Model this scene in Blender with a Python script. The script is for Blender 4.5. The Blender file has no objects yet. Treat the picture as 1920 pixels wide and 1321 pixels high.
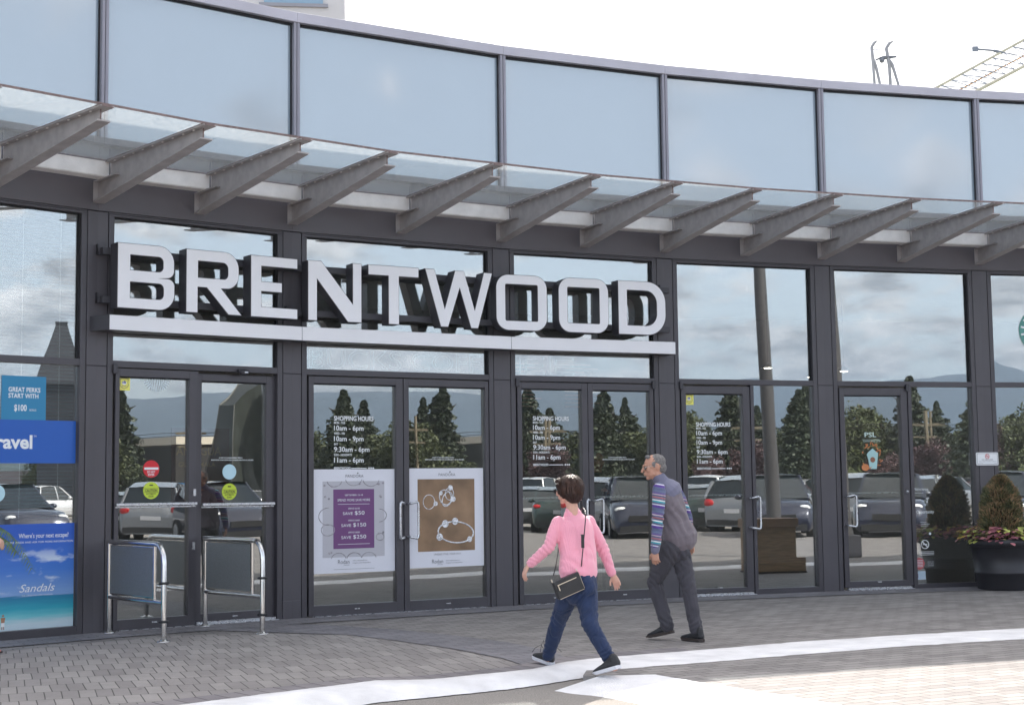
import bpy, bmesh, math, random
from mathutils import Vector, Matrix, noise, Euler
random.seed(7)
R=math.radians
SC=bpy.context.scene
COL=SC.collection
# ---------------------------------------------------------------- camera
pitch=math.atan(252/2800.); roll=0.0124
fw=Vector((0,math.cos(pitch),math.sin(pitch))); up0=Vector((0,-math.sin(pitch),math.cos(pitch))); rt0=Vector((1,0,0))
rt=rt0*math.cos(roll)-up0*math.sin(roll); up=rt0*math.sin(roll)+up0*math.cos(roll)
cam=bpy.data.objects.new('camera',bpy.data.cameras.new('camera')); COL.objects.link(cam)
cm=Matrix((( rt.x,up.x,-fw.x,0),(rt.y,up.y,-fw.y,0),(rt.z,up.z,-fw.z,1.4),(0,0,0,1)))
cam.matrix_world=cm
cam.data.sensor_width=36; cam.data.lens=52.5; cam.data.clip_end=20000; cam.data.clip_start=.1
SC.camera=cam
# ---------------------------------------------------------------- sky, sun, exposure
SUN_EL=R(41.3); SUN_AZ=R(5.0)     # azimuth from +Y towards +X
EXPOSURE=1.80
SC.view_settings.view_transform='Standard'; SC.view_settings.look='None'; SC.view_settings.gamma=1
SC.view_settings.exposure=EXPOSURE
w=bpy.data.worlds.new("World"); SC.world=w; w.use_nodes=True
nt=w.node_tree; nt.nodes.clear(); N=nt.nodes.new; Lk=nt.links.new
def mth(op,a,b=None,c=None,tree=None):
    tr=tree or nt; n=tr.nodes.new('ShaderNodeMath'); n.operation=op
    for k,v in enumerate((a,b,c)):
        if v is None: continue
        if isinstance(v,(int,float)): n.inputs[k].default_value=v
        else: tr.links.new(v,n.inputs[k])
    return n.outputs[0]
wo=N('ShaderNodeOutputWorld'); bg=N('ShaderNodeBackground'); bg.inputs['Strength'].default_value=.12
sky=N('ShaderNodeTexSky'); sky.sky_type='NISHITA'; sky.sun_disc=False; sky.sun_elevation=SUN_EL; sky.sun_rotation=SUN_AZ
sky.air_density=1.0; sky.dust_density=1.2; sky.ozone_density=1.2
tc=N('ShaderNodeTexCoord'); sp=N('ShaderNodeSeparateXYZ'); Lk(tc.outputs['Generated'],sp.inputs[0])
den=mth('ADD',mth('MAXIMUM',sp.outputs[2],0.0),.30)
cx=mth('DIVIDE',sp.outputs[0],den); cy=mth('DIVIDE',sp.outputs[1],den)
cb=N('ShaderNodeCombineXYZ'); Lk(cx,cb.inputs[0]); Lk(cy,cb.inputs[1])
n1=N('ShaderNodeTexNoise'); n1.inputs['Scale'].default_value=5.2; n1.inputs['Detail'].default_value=7; n1.inputs['Roughness'].default_value=.55
Lk(cb.outputs[0],n1.inputs['Vector'])
n2=N('ShaderNodeTexNoise'); n2.inputs['Scale'].default_value=9; n2.inputs['Detail'].default_value=7; n2.inputs['Roughness'].default_value=.6; Lk(cb.outputs[0],n2.inputs['Vector'])
# cover: heavier cloud low down and on the sun side
elc=mth('MULTIPLY',mth('SUBTRACT',.165,sp.outputs[2]),1.1)
elc=mth('ADD',mth('MAXIMUM',mth('MINIMUM',elc,.045),-.085),mth('MULTIPLY',mth('MAXIMUM',mth('SUBTRACT',sp.outputs[2],.42),0.0),.32))
ysd=mth('MULTIPLY',mth('MAXIMUM',sp.outputs[1],0.0),.32)
cov=mth('ADD',mth('ADD',n1.outputs[0],elc),ysd)
mr=N('ShaderNodeMapRange'); mr.interpolation_type='SMOOTHSTEP'; mr.inputs['From Min'].default_value=.475; mr.inputs['From Max'].default_value=.60; Lk(cov,mr.inputs['Value'])
fac=mth('MULTIPLY',mr.outputs[0],.9)
# cloud brightness: shaded bases to lit tops, brighter towards the sun
sd=Vector((math.sin(SUN_AZ)*math.cos(SUN_EL),math.cos(SUN_AZ)*math.cos(SUN_EL),math.sin(SUN_EL)))
dp=N('ShaderNodeVectorMath'); dp.operation='DOT_PRODUCT'; Lk(tc.outputs['Generated'],dp.inputs[0]); dp.inputs[1].default_value=sd
sg=mth('POWER',mth('MAXIMUM',dp.outputs['Value'],0.0),3.0)
mr2=N('ShaderNodeMapRange'); mr2.inputs['From Min'].default_value=.38; mr2.inputs['From Max'].default_value=.66; mr2.inputs['To Min'].default_value=2.3; mr2.inputs['To Max'].default_value=8.2; Lk(n2.outputs[0],mr2.inputs['Value'])
cbr=mth('MULTIPLY',mr2.outputs[0],mth('ADD',.85,mth('MULTIPLY',sg,.9)))
cc=N('ShaderNodeVectorMath'); cc.operation='SCALE'; cc.inputs[0].default_value=(1.0,.945,.915); Lk(cbr,cc.inputs['Scale'])
mx=N('ShaderNodeMix'); mx.data_type='RGBA'; Lk(fac,mx.inputs[0]); hs=N('ShaderNodeHueSaturation'); hs.inputs['Saturation'].default_value=.46; hs.inputs['Value'].default_value=.95; Lk(sky.outputs[0],hs.inputs['Color']); Lk(hs.outputs[0],mx.inputs[6]); Lk(cc.outputs[0],mx.inputs[7])
Lk(mx.outputs[2],bg.inputs[0]); Lk(bg.outputs[0],wo.inputs[0])
sl=bpy.data.lights.new('sun','SUN'); sl.energy=2.9; sl.angle=R(.5); sl.color=(1,.935,.85)
so=bpy.data.objects.new('sun',sl); COL.objects.link(so); so.rotation_euler=sd.to_track_quat('Z','Y').to_euler()
try:
    SC.cycles.transparent_max_bounces=24; SC.cycles.max_bounces=10
except Exception: pass

# ---------------------------------------------------------------- helpers
MATS={}
def mat(name,col,rough=.5,metal=0.,spec=.5,var=0.,vscale=8.,bump=0.,bscale=60.,vec=(1,1,1),coat=0.,detail=4):
    if name in MATS: return MATS[name]
    m=bpy.data.materials.new(name); m.use_nodes=True; t=m.node_tree; b=t.nodes['Principled BSDF']
    b.inputs['Base Color'].default_value=(*col,1); b.inputs['Roughness'].default_value=rough; b.inputs['Metallic'].default_value=metal
    b.inputs['Specular IOR Level'].default_value=spec; b.inputs['Coat Weight'].default_value=coat
    c=t.nodes.new('ShaderNodeTexCoord'); mp=t.nodes.new('ShaderNodeMapping'); mp.inputs['Scale'].default_value=vec; t.links.new(c.outputs['Object'],mp.inputs[0])
    if var>0:
        n=t.nodes.new('ShaderNodeTexNoise'); n.inputs['Scale'].default_value=vscale; n.inputs['Detail'].default_value=detail; t.links.new(mp.outputs[0],n.inputs['Vector'])
        r=t.nodes.new('ShaderNodeMapRange'); r.inputs['From Min'].default_value=.3; r.inputs['From Max'].default_value=.7; r.inputs['To Min'].default_value=1-var; r.inputs['To Max'].default_value=1+var; t.links.new(n.outputs[0],r.inputs[0])
        v=t.nodes.new('ShaderNodeVectorMath'); v.operation='SCALE'; v.inputs[0].default_value=col; t.links.new(r.outputs[0],v.inputs['Scale']); t.links.new(v.outputs[0],b.inputs['Base Color'])
        r2=t.nodes.new('ShaderNodeMapRange'); r2.inputs['To Min'].default_value=max(0,rough-.08); r2.inputs['To Max'].default_value=min(1,rough+.08); t.links.new(n.outputs[0],r2.inputs[0]); t.links.new(r2.outputs[0],b.inputs['Roughness'])
    if bump>0:
        n=t.nodes.new('ShaderNodeTexNoise'); n.inputs['Scale'].default_value=bscale; n.inputs['Detail'].default_value=3; t.links.new(mp.outputs[0],n.inputs['Vector'])
        bp=t.nodes.new('ShaderNodeBump'); bp.inputs['Strength'].default_value=bump; bp.inputs['Distance'].default_value=.02; t.links.new(n.outputs[0],bp.inputs['Height']); t.links.new(bp.outputs[0],b.inputs['Normal'])
    MATS[name]=m; return m
def emis(name,col,s):
    m=bpy.data.materials.new(name); m.use_nodes=True; b=m.node_tree.nodes['Principled BSDF']; b.inputs['Base Color'].default_value=(*col,1); b.inputs['Emission Color'].default_value=(*col,1); b.inputs['Emission Strength'].default_value=s; return m
def glass(name,fac,tint,gcol,wob=.0,rough=.0,edge=.25):
    m=bpy.data.materials.new(name); m.use_nodes=True; t=m.node_tree; t.nodes.clear()
    o=t.nodes.new('ShaderNodeOutputMaterial'); mx=t.nodes.new('ShaderNodeMixShader'); tr=t.nodes.new('ShaderNodeBsdfTransparent'); gl=t.nodes.new('ShaderNodeBsdfGlossy')
    tr.inputs[0].default_value=(*tint,1); gl.inputs[0].default_value=(*gcol,1); gl.inputs['Roughness'].default_value=rough
    lw=t.nodes.new('ShaderNodeLayerWeight'); lw.inputs[0].default_value=.35
    f=mth('ADD',mth('MULTIPLY',lw.outputs['Fresnel'],edge,tree=t),fac,tree=t); t.links.new(f,mx.inputs[0])
    t.links.new(tr.outputs[0],mx.inputs[1]); t.links.new(gl.outputs[0],mx.inputs[2]); t.links.new(mx.outputs[0],o.inputs[0])
    if wob>0:
        c=t.nodes.new('ShaderNodeTexCoord'); mp=t.nodes.new('ShaderNodeMapping'); mp.inputs['Scale'].default_value=(1.3,1,.5); t.links.new(c.outputs['Object'],mp.inputs[0])
        n=t.nodes.new('ShaderNodeTexNoise'); n.inputs['Scale'].default_value=1.6; n.inputs['Detail'].default_value=1; t.links.new(mp.outputs[0],n.inputs['Vector'])
        b=t.nodes.new('ShaderNodeBump'); b.inputs['Strength'].default_value=wob; b.inputs['Distance'].default_value=.05; t.links.new(n.outputs[0],b.inputs['Height']); t.links.new(b.outputs[0],gl.inputs['Normal'])
    return m
class G:
    def __init__(s): s.v=[]; s.f=[]; s.m=[]; s.sm=[]
    def add(s,vs,fs,mi=0,smooth=False):
        o=len(s.v); s.v+= [tuple(v) for v in vs]; s.f+=[tuple(i+o for i in f) for f in fs]; s.m+=[mi]*len(fs); s.sm+=[smooth]*len(fs); return s
    def box(s,x0,x1,y0,y1,z0,z1,mi=0):
        vs=[(x,y,z) for x in (x0,x1) for y in (y0,y1) for z in (z0,z1)]
        return s.add(vs,[(0,1,3,2),(4,6,7,5),(0,4,5,1),(2,3,7,6),(0,2,6,4),(1,5,7,3)],mi)
    def prism(s,pts,z0,z1,mi=0):
        n=len(pts); vs=[(x,y,z0) for x,y in pts]+[(x,y,z1) for x,y in pts]
        return s.add(vs,[tuple(range(n))[::-1],tuple(range(n,2*n))]+[(i,(i+1)%n,n+(i+1)%n,n+i) for i in range(n)],mi)
    def prismy(s,pts,y0,y1,mi=0):   # pts in x,z
        n=len(pts); vs=[(x,y0,z) for x,z in pts]+[(x,y1,z) for x,z in pts]
        return s.add(vs,[tuple(range(n)),tuple(range(n,2*n))[::-1]]+[(i,n+i,n+(i+1)%n,(i+1)%n) for i in range(n)],mi)
    def tube(s,path,rad,seg=12,mi=0,a=None,rb=None,cap=True,smooth=True):
        # path of points, radii; optional width axis a and second radii rb
        path=[Vector(p) for p in path]; n=len(path)
        if isinstance(rad,(int,float)): rad=[rad]*n
        if rb is None: rb=rad
        if isinstance(rb,(int,float)): rb=[rb]*n
        tang=[]
        for i in range(n):
            t=(path[min(i+1,n-1)]-path[max(i-1,0)]); tang.append(t.normalized() if t.length>1e-9 else Vector((0,0,1)))
        ax=Vector(a) if a is not None else (Vector((0,0,1)) if abs(tang[0].z)<.9 else Vector((1,0,0))).cross(tang[0])
        vs=[]
        for i in range(n):
            ax2=(ax-tang[i]*ax.dot(tang[i])); ax2.normalize()
            if a is None: ax=ax2
            b=tang[i].cross(ax2)
            for k in range(seg):
                th=2*math.pi*k/seg; vs.append(path[i]+ax2*(math.cos(th)*rad[i])+b*(math.sin(th)*rb[i]))
        fs=[(i*seg+k,i*seg+(k+1)%seg,(i+1)*seg+(k+1)%seg,(i+1)*seg+k) for i in range(n-1) for k in range(seg)]
        s.add(vs,fs,mi,smooth)
        if cap: s.add(vs[:seg],[tuple(range(seg))[::-1]],mi); s.add(vs[-seg:],[tuple(range(seg))],mi)
        return s
    def blob(s,path,rad,a=None,rb=None,seg=14,mi=0,mesh=None):
        # tube with rounded ends (closed) for remeshing
        path=[Vector(p) for p in path]; rb=rb or rad
        d0=(path[0]-path[1]).normalized(); d1=(path[-1]-path[-2]).normalized()
        P=[];A=[];B=[]
        for th in (80,55,30): P.append(path[0]+d0*min(rad[0],rb[0])*math.sin(R(th))); A.append(rad[0]*math.cos(R(th))); B.append(rb[0]*math.cos(R(th)))
        P+=path; A+=list(rad); B+=list(rb)
        for th in (30,55,80): P.append(path[-1]+d1*min(rad[-1],rb[-1])*math.sin(R(th))); A.append(rad[-1]*math.cos(R(th))); B.append(rb[-1]*math.cos(R(th)))
        return s.tube(P,A,seg,mi,a,B)
    def ball(s,c,r,seg=14,mi=0,M=None):
        c=Vector(c); r=Vector(r) if not isinstance(r,(int,float)) else Vector((r,r,r)); vs=[];ring=seg//2
        for i in range(1,ring):
            ph=math.pi*i/ring
            for k in range(seg):
                th=2*math.pi*k/seg; p=Vector((r.x*math.sin(ph)*math.cos(th),r.y*math.sin(ph)*math.sin(th),r.z*math.cos(ph)))
                if M: p=M@p
                vs.append(c+p)
        t=Vector((0,0,r.z)); 
        if M: t=M@t
        vs.append(c+t); vs.append(c-t); nb=(ring-1)*seg
        fs=[(i*seg+k,(i+1)*seg+k,(i+1)*seg+(k+1)%seg,i*seg+(k+1)%seg) for i in range(ring-2) for k in range(seg)]
        fs+=[(nb,k,(k+1)%seg) for k in range(seg)]+[(nb+1,(ring-2)*seg+(k+1)%seg,(ring-2)*seg+k) for k in range(seg)]
        return s.add(vs,fs,mi,True)
    def lathe(s,prof,c=(0,0,0),seg=32,mi=0):
        vs=[(c[0]+r*math.cos(2*math.pi*k/seg),c[1]+r*math.sin(2*math.pi*k/seg),c[2]+z) for r,z in prof for k in range(seg)]
        n=len(prof); return s.add(vs,[(i*seg+k,i*seg+(k+1)%seg,(i+1)*seg+(k+1)%seg,(i+1)*seg+k) for i in range(n-1) for k in range(seg)],mi,True)
    def xf(s,M): s.v=[tuple(M@Vector(v)) for v in s.v]; return s
    def mesh(s,name,mats):
        me=bpy.data.meshes.new(name); me.from_pydata(s.v,[],s.f)
        for m in (mats if isinstance(mats,(list,tuple)) else [mats]): me.materials.append(m)
        me.polygons.foreach_set('material_index',s.m); me.polygons.foreach_set('use_smooth',s.sm); me.update(); return me
WM={}
I4=Matrix.Identity(4)
def link(name,data,parent=None,M=I4):
    o=bpy.data.objects.new(name,data); COL.objects.link(o)
    if parent is not None:
        o.parent=parent; o.matrix_basis=WM[parent].inverted()@M
    else: o.matrix_basis=M
    WM[o]=M.copy(); return o
def obj(name,g,mats,parent=None,M=I4,bevel=0,fix=True):
    me=g.mesh(name,mats)
    if fix:
        b=bmesh.new(); b.from_mesh(me); bmesh.ops.recalc_face_normals(b,faces=b.faces); b.to_mesh(me); b.free()
    o=link(name,me,parent,M)
    if bevel>0:
        m=o.modifiers.new('bevel','BEVEL'); m.width=bevel; m.segments=2; m.limit_method='ANGLE'; m.angle_limit=R(40)
    return o
def tag(o,label,cat,group=None,kind=None):
    if label: o['label']=label
    if cat: o['category']=cat
    if group: o['group']=group
    if kind: o['kind']=kind
    return o
def thing(name,label,cat,M=I4,group=None):
    o=link(name,None,None,M); o.empty_display_size=.2; return tag(o,label,cat,group)
def kids(o): return [c for c in bpy.data.objects if c.parent is o]
def dup(o,M,label=None,par=None,ch=None):
    c=o.copy(); COL.objects.link(c)
    if par is None: c.matrix_basis=M; WM[c]=M.copy()
    else: c.parent=par; WM[c]=WM[par]@c.matrix_basis
    if label: c['label']=label
    for k in kids(o):
        if k is not c: dup(k,None,None,c)
    return c
def T(x,y,z=0,rz=0): return Matrix.Translation((x,y,z))@Matrix.Rotation(rz,4,'Z')
# lettering
_tc={}
def text(g,s,u,z,h,w=None,y=0.,bold=0.,mi=0,align='L',shear=0.):
    key=(s,bold,shear)
    if key not in _tc:
        cu=bpy.data.curves.new('t','FONT'); cu.body=s; cu.offset=bold; cu.resolution_u=3; cu.shear=shear
        ob=bpy.data.objects.new('t',cu); COL.objects.link(ob); dg=bpy.context.evaluated_depsgraph_get(); me=ob.evaluated_get(dg).to_mesh()
        V=[tuple(v.co) for v in me.vertices]; F=[tuple(p.vertices) for p in me.polygons]; ob.evaluated_get(dg).to_mesh_clear()
        bpy.data.objects.remove(ob); bpy.data.curves.remove(cu); _tc[key]=(V,F)
    V,F=_tc[key]
    if not V: return
    x0=min(v[0] for v in V); x1=max(v[0] for v in V); cap=.70
    sy=h/cap; sx=(w/(x1-x0)) if w else sy
    W=(x1-x0)*sx
    if align=='C': u-=W/2
    if align=='R': u-=W
    g.add([(u+(v[0]-x0)*sx,y,z+v[1]*sy) for v in V],F,mi)
# ---------------------------------------------------------------- materials
M_col=mat('painted_steel_dark',(.078,.072,.083),.38,.0,.5,.06,3,.02,90)
M_fas=mat('painted_fascia',(.098,.091,.103),.42,.0,.5,.06,2)
M_frm=mat('anodised_frame',(.068,.063,.073),.33,.1,.5,.05,5)
M_par=mat('parapet_metal',(.26,.25,.29),.35,.2,.5,.06,2)
M_gap=mat('joint_shadow_gap',(.012,.012,.016),.8)
M_beam=mat('beam_paint_grey',(.36,.335,.335),.5,0,.4,.14,9,.05,40)
M_rust=mat('beam_edge_rust',(.20,.15,.145),.7,0,.3,.3,25)
M_chan=mat('channel_primer',(.76,.73,.71),.55,0,.4,.1,6)
M_alu=mat('brushed_aluminium',(.62,.63,.66),.28,.9,.5,.04,20)
M_ss=mat('polished_stainless',(.68,.67,.66),.14,1,.5,.06,12)
M_rub=mat('black_rubber',(.02,.02,.023),.6)
M_white=mat('white_sign_face',(.80,.80,.83),.4,0,.5,.02,3)
M_ink=mat('dark_sign_return',(.045,.043,.052),.45,0,.5,.1,6)
M_vin=mat('white_vinyl',(.82,.84,.86),.5)
M_int=mat('interior_dark_wall',(.24,.22,.205),.8,0,.3,.2,1)
G_low=glass('shopfront_glass',.31,(.80,.82,.80),(.93,.97,1.0),wob=.010,edge=.35)
G_door=glass('door_glass',.27,(.80,.82,.80),(.95,.97,.97),wob=.014,edge=.35)
def upglass():
    m=mat('spandrel_glass',(.25,.32,.38),.04,0,1.0,.02,.6); b=m.node_tree.nodes['Principled BSDF']
    t=m.node_tree
    for l in list(t.links):
        if l.to_socket==b.inputs['Roughness']: t.links.remove(l)
    b.inputs['Roughness'].default_value=.06; b.inputs['IOR'].default_value=2.05
    c=t.nodes.new('ShaderNodeTexCoord'); n=t.nodes.new('ShaderNodeTexNoise'); n.inputs['Scale'].default_value=.55; n.inputs['Detail'].default_value=1; t.links.new(c.outputs['Object'],n.inputs['Vector']); bp=t.nodes.new('ShaderNodeBump'); bp.inputs['Strength'].default_value=.12; bp.inputs['Distance'].default_value=.1; t.links.new(n.outputs[0],bp.inputs['Height']); t.links.new(bp.outputs[0],b.inputs['Normal']); return m
G_up=upglass()
def cglass():
    m=bpy.data.materials.new('canopy_glass'); m.use_nodes=True; t=m.node_tree; t.nodes.clear()
    o=t.nodes.new('ShaderNodeOutputMaterial'); tr=t.nodes.new('ShaderNodeBsdfTransparent'); tr.inputs[0].default_value=(.84,.89,.91,1)
    gl=t.nodes.new('ShaderNodeBsdfGlossy'); gl.inputs['Roughness'].default_value=.03; tl=t.nodes.new('ShaderNodeBsdfTranslucent'); tl.inputs[0].default_value=(.9,.88,.85,1)
    c=t.nodes.new('ShaderNodeTexCoord'); n=t.nodes.new('ShaderNodeTexNoise'); n.inputs['Scale'].default_value=22; n.inputs['Detail'].default_value=8; n.inputs['Roughness'].default_value=.7; t.links.new(c.outputs['Object'],n.inputs['Vector'])
    r=t.nodes.new('ShaderNodeMapRange'); r.inputs['From Min'].default_value=.35; r.inputs['From Max'].default_value=.75; r.inputs['To Min'].default_value=.05; r.inputs['To Max'].default_value=.20; t.links.new(n.outputs[0],r.inputs[0])
    m1=t.nodes.new('ShaderNodeMixShader'); m2=t.nodes.new('ShaderNodeMixShader'); m2.inputs[0].default_value=.10
    t.links.new(r.outputs[0],m1.inputs[0]); t.links.new(tr.outputs[0],m1.inputs[1]); t.links.new(tl.outputs[0],m1.inputs[2])
    t.links.new(m1.outputs[0],m2.inputs[1]); t.links.new(gl.outputs[0],m2.inputs[2]); t.links.new(m2.outputs[0],o.inputs[0]); return m
G_can=cglass()

# ---------------------------------------------------------------- facade frame
PTS=[(-5.865,13.464),(-4.21,15.062),(-2.433,16.442),(-0.123,17.812),(1.942,18.758),(4.102,19.54),(6.376,20.185),(8.665,20.671)]
PTS=[Vector((*p,0)) for p in PTS]
def ext(a,deg,l): return a+Vector((math.cos(R(deg))*l,math.sin(R(deg))*l,0))
PTS=[ext(PTS[0],231,2.3)]+PTS+[ext(PTS[-1],8,2.3),ext(ext(PTS[-1],8,2.3),4,2.3)]
# bay index k: 0 = extra left, 1..7 = measured bays 0..6, 8,9 extra right
TV=[(b-a).normalized() for a,b in zip(PTS,PTS[1:])]
LEN=[(b-a).length for a,b in zip(PTS,PTS[1:])]
def BM(k,du=0,dy=0,dz=0):
    t=TV[k]; y=Vector((-t.y,t.x,0)); p=PTS[k]
    return Matrix(((t.x,y.x,0,p.x),(t.y,y.y,0,p.y),(0,0,1,0),(0,0,0,1)))@Matrix.Translation((du,dy,dz))
NB=len(LEN)
def offp(k,y):   # corner point k offset by local y (into building positive)
    if k==0: t=TV[0]
    elif k==NB: t=TV[-1]
    else:
        t=(TV[k-1]+TV[k]).normalized(); y=y/math.cos(TV[k-1].angle(TV[k])/2)
    return PTS[k]+Vector((-t.y,t.x,0))*y
def stripz(g,k,y0,y1,z0,z1,mi=0):
    q=[offp(k,y0),offp(k+1,y0),offp(k+1,y1),offp(k,y1)]; g.prism([(p.x,p.y) for p in q],z0,z1,mi)
# ---------------------------------------------------------------- ground
def ground_mat():
    m=bpy.data.materials.new('asphalt'); m.use_nodes=True; t=m.node_tree; b=t.nodes['Principled BSDF']; b.inputs['Roughness'].default_value=.9; b.inputs['Specular IOR Level'].default_value=.15
    c=t.nodes.new('ShaderNodeTexCoord'); n=t.nodes.new('ShaderNodeTexNoise'); n.inputs['Scale'].default_value=95; n.inputs['Detail'].default_value=5; n.inputs['Roughness'].default_value=.8
    n2=t.nodes.new('ShaderNodeTexNoise'); n2.inputs['Scale'].default_value=.5; n2.inputs['Detail'].default_value=4
    t.links.new(c.outputs['Object'],n.inputs['Vector']); t.links.new(c.outputs['Object'],n2.inputs['Vector'])
    r=t.nodes.new('ShaderNodeValToRGB'); e=r.color_ramp.elements; e[0].position=.33; e[0].color=(.12,.112,.108,1); e[1].position=.68; e[1].color=(.46,.425,.385,1); t.links.new(n.outputs[0],r.inputs[0])
    mr=t.nodes.new('ShaderNodeMapRange'); mr.inputs['To Min'].default_value=.82; mr.inputs['To Max'].default_value=1.15; t.links.new(n2.outputs[0],mr.inputs[0])
    v=t.nodes.new('ShaderNodeVectorMath'); v.operation='SCALE'; t.links.new(r.outputs[0],v.inputs[0]); t.links.new(mr.outputs[0],v.inputs['Scale']); t.links.new(v.outputs[0],b.inputs['Base Color'])
    bp=t.nodes.new('ShaderNodeBump'); bp.inputs['Strength'].default_value=.35; bp.inputs['Distance'].default_value=.006; t.links.new(n.outputs[0],bp.inputs['Height']); t.links.new(bp.outputs[0],b.inputs['Normal']); return m
def paver_mat(name,rot,bw,rh,c1,c2,mort,off=.5,ms=.004,dark=None):
    m=bpy.data.materials.new(name); m.use_nodes=True; t=m.node_tree; b=t.nodes['Principled BSDF']; b.inputs['Roughness'].default_value=.75; b.inputs['Specular IOR Level'].default_value=.15
    c=t.nodes.new('ShaderNodeTexCoord'); mp=t.nodes.new('ShaderNodeMapping'); mp.inputs['Rotation'].default_value=(0,0,rot); t.links.new(c.outputs['Object'],mp.inputs[0])
    dn=t.nodes.new('ShaderNodeTexNoise'); dn.inputs['Scale'].default_value=1.1; t.links.new(mp.outputs[0],dn.inputs['Vector'])
    ds=t.nodes.new('ShaderNodeVectorMath'); ds.operation='SCALE'; ds.inputs['Scale'].default_value=.03; t.links.new(dn.outputs['Color'],ds.inputs[0])
    da=t.nodes.new('ShaderNodeVectorMath'); t.links.new(mp.outputs[0],da.inputs[0]); t.links.new(ds.outputs[0],da.inputs[1])
    k=t.nodes.new('ShaderNodeTexBrick'); k.inputs['Scale'].default_value=1; k.inputs['Brick Width'].default_value=bw; k.inputs['Row Height'].default_value=rh; k.inputs['Mortar Size'].default_value=ms; k.inputs['Mortar Smooth'].default_value=.25; k.offset=off
    k.inputs['Color1'].default_value=(*c1,1); k.inputs['Color2'].default_value=(*c2,1); k.inputs['Mortar'].default_value=(*mort,1); k.inputs['Bias'].default_value=-.1
    t.links.new(da.outputs[0],k.inputs['Vector'])
    n=t.nodes.new('ShaderNodeTexNoise'); n.inputs['Scale'].default_value=70; n.inputs['Detail'].default_value=4; t.links.new(c.outputs['Object'],n.inputs['Vector'])
    n2=t.nodes.new('ShaderNodeTexNoise'); n2.inputs['Scale'].default_value=1.7; n2.inputs['Detail'].default_value=5; n2.inputs['Roughness'].default_value=.65; t.links.new(c.outputs['Object'],n2.inputs['Vector'])
    s=mth('ADD',mth('MULTIPLY',n.outputs[0],.28,tree=t),mth('MULTIPLY',n2.outputs[0],.62,tree=t),tree=t); s=mth('ADD',s,.55,tree=t)
    vo=t.nodes.new('ShaderNodeTexVoronoi'); vo.inputs['Scale'].default_value=1.9; t.links.new(c.outputs['Object'],vo.inputs['Vector']); sp_=mth('LESS_THAN',vo.outputs['Distance'],.035,tree=t); s=mth('MULTIPLY',s,mth('SUBTRACT',1.0,mth('MULTIPLY',sp_,.38,tree=t),tree=t),tree=t)
    v=t.nodes.new('ShaderNodeVectorMath'); v.operation='SCALE'; t.links.new(k.outputs['Color'],v.inputs[0]); t.links.new(s,v.inputs['Scale']); t.links.new(v.outputs[0],b.inputs['Base Color'])
    h=mth('SUBTRACT',mth('MULTIPLY',n.outputs[0],.15,tree=t),k.outputs['Fac'],tree=t)
    bp=t.nodes.new('ShaderNodeBump'); bp.inputs['Strength'].default_value=.5; bp.inputs['Distance'].default_value=.006; t.links.new(h,bp.inputs['Height']); t.links.new(bp.outputs[0],b.inputs['Normal']); return m
PV_A=paver_mat('pavers_large',R(-19),.115,.40,(.31,.29,.277),(.235,.218,.212),(.10,.095,.09),ms=.0045)
PV_B=paver_mat('pavers_small',R(-28),.22,.115,(.29,.272,.26),(.205,.19,.185),(.085,.08,.078),ms=.005)
PV_D=paver_mat('pavers_dark_band',R(-30),.22,.11,(.235,.225,.238),(.18,.175,.19),(.09,.085,.09),ms=.004)
PV_S=paver_mat('pavers_soldier',R(-38),.16,.60,(.25,.23,.235),(.20,.185,.195),(.09,.085,.085),off=0,ms=.006)
M_asp=ground_mat()
M_paint=mat('road_paint_white',(.74,.73,.735),.8,0,.12,.13,3.5,.35,70,(1,1,1),0,9)
def flat(name,pts,z,m,h=None,label=None,kind='structure'):
    g=G(); 
    if h: g.prism(pts,z-h,z)
    else: g.add([(x,y,z) for x,y in pts],[tuple(range(len(pts)))])
    return tag(obj(name,g,m),None,None,None,kind)
flat('ground',[(-4600,-4600),(4600,-4600),(4600,4600),(-4600,4600)],-.30,mat('distant_ground',(.12,.13,.08),.9,0,.3,.3,.01))
flat('car_park',[(-60,-60),(105,-60),(105,60),(-60,60)],-.062,M_asp)
KU=[(-14,-2.5),(-2.17,9.98),(-1.71,10.42),(-1.04,11.05),(-.65,11.06),(.13,11.62),(.4,12.08),(.71,12.38),(1.5,12.81),(2.52,13.42),(3.6,13.91),(4.83,14.37),(7.2,15.1),(22,18.8)]
KL=[(-13.6,-2.9),(-1.42,9.92),(-.91,10.42),(-.44,10.72),(-.1,10.95),(.13,11.15),(.54,11.60),(.83,11.68),(1.4,11.95),(2.34,12.47),(3.36,13.01),(4.52,13.46),(7.4,14.25),(22.2,18.0)]
wall=[(p.x,p.y) for p in (offp(k,.05) for k in range(NB+1))]
# sidewalk: pavers between the shopfront and the kerb, split into two paver fields
sidew=[(-22,0)]+KU+[(26,20)]+wall[::-1]+[(-22,8)]
flat('sidewalk',sidew,0.0,PV_B,.2)
# large-block field at lower left
fl=[(-9,3.6),(-2.3,10.1),(-1.1,11.15),(-.68,11.3),(.0,11.9),(-.12,12.4),(-.57,13.2),(-1.12,13.95),(-1.62,14.55),(-2.56,14.9),(-3.29,14.67),(-3.85,14.24),(-4.57,13.41),(-7.4,10),(-12,4)]
fl=[(x,y) for x,y in fl]
flat('paving_field',fl,.004,PV_A)
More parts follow.
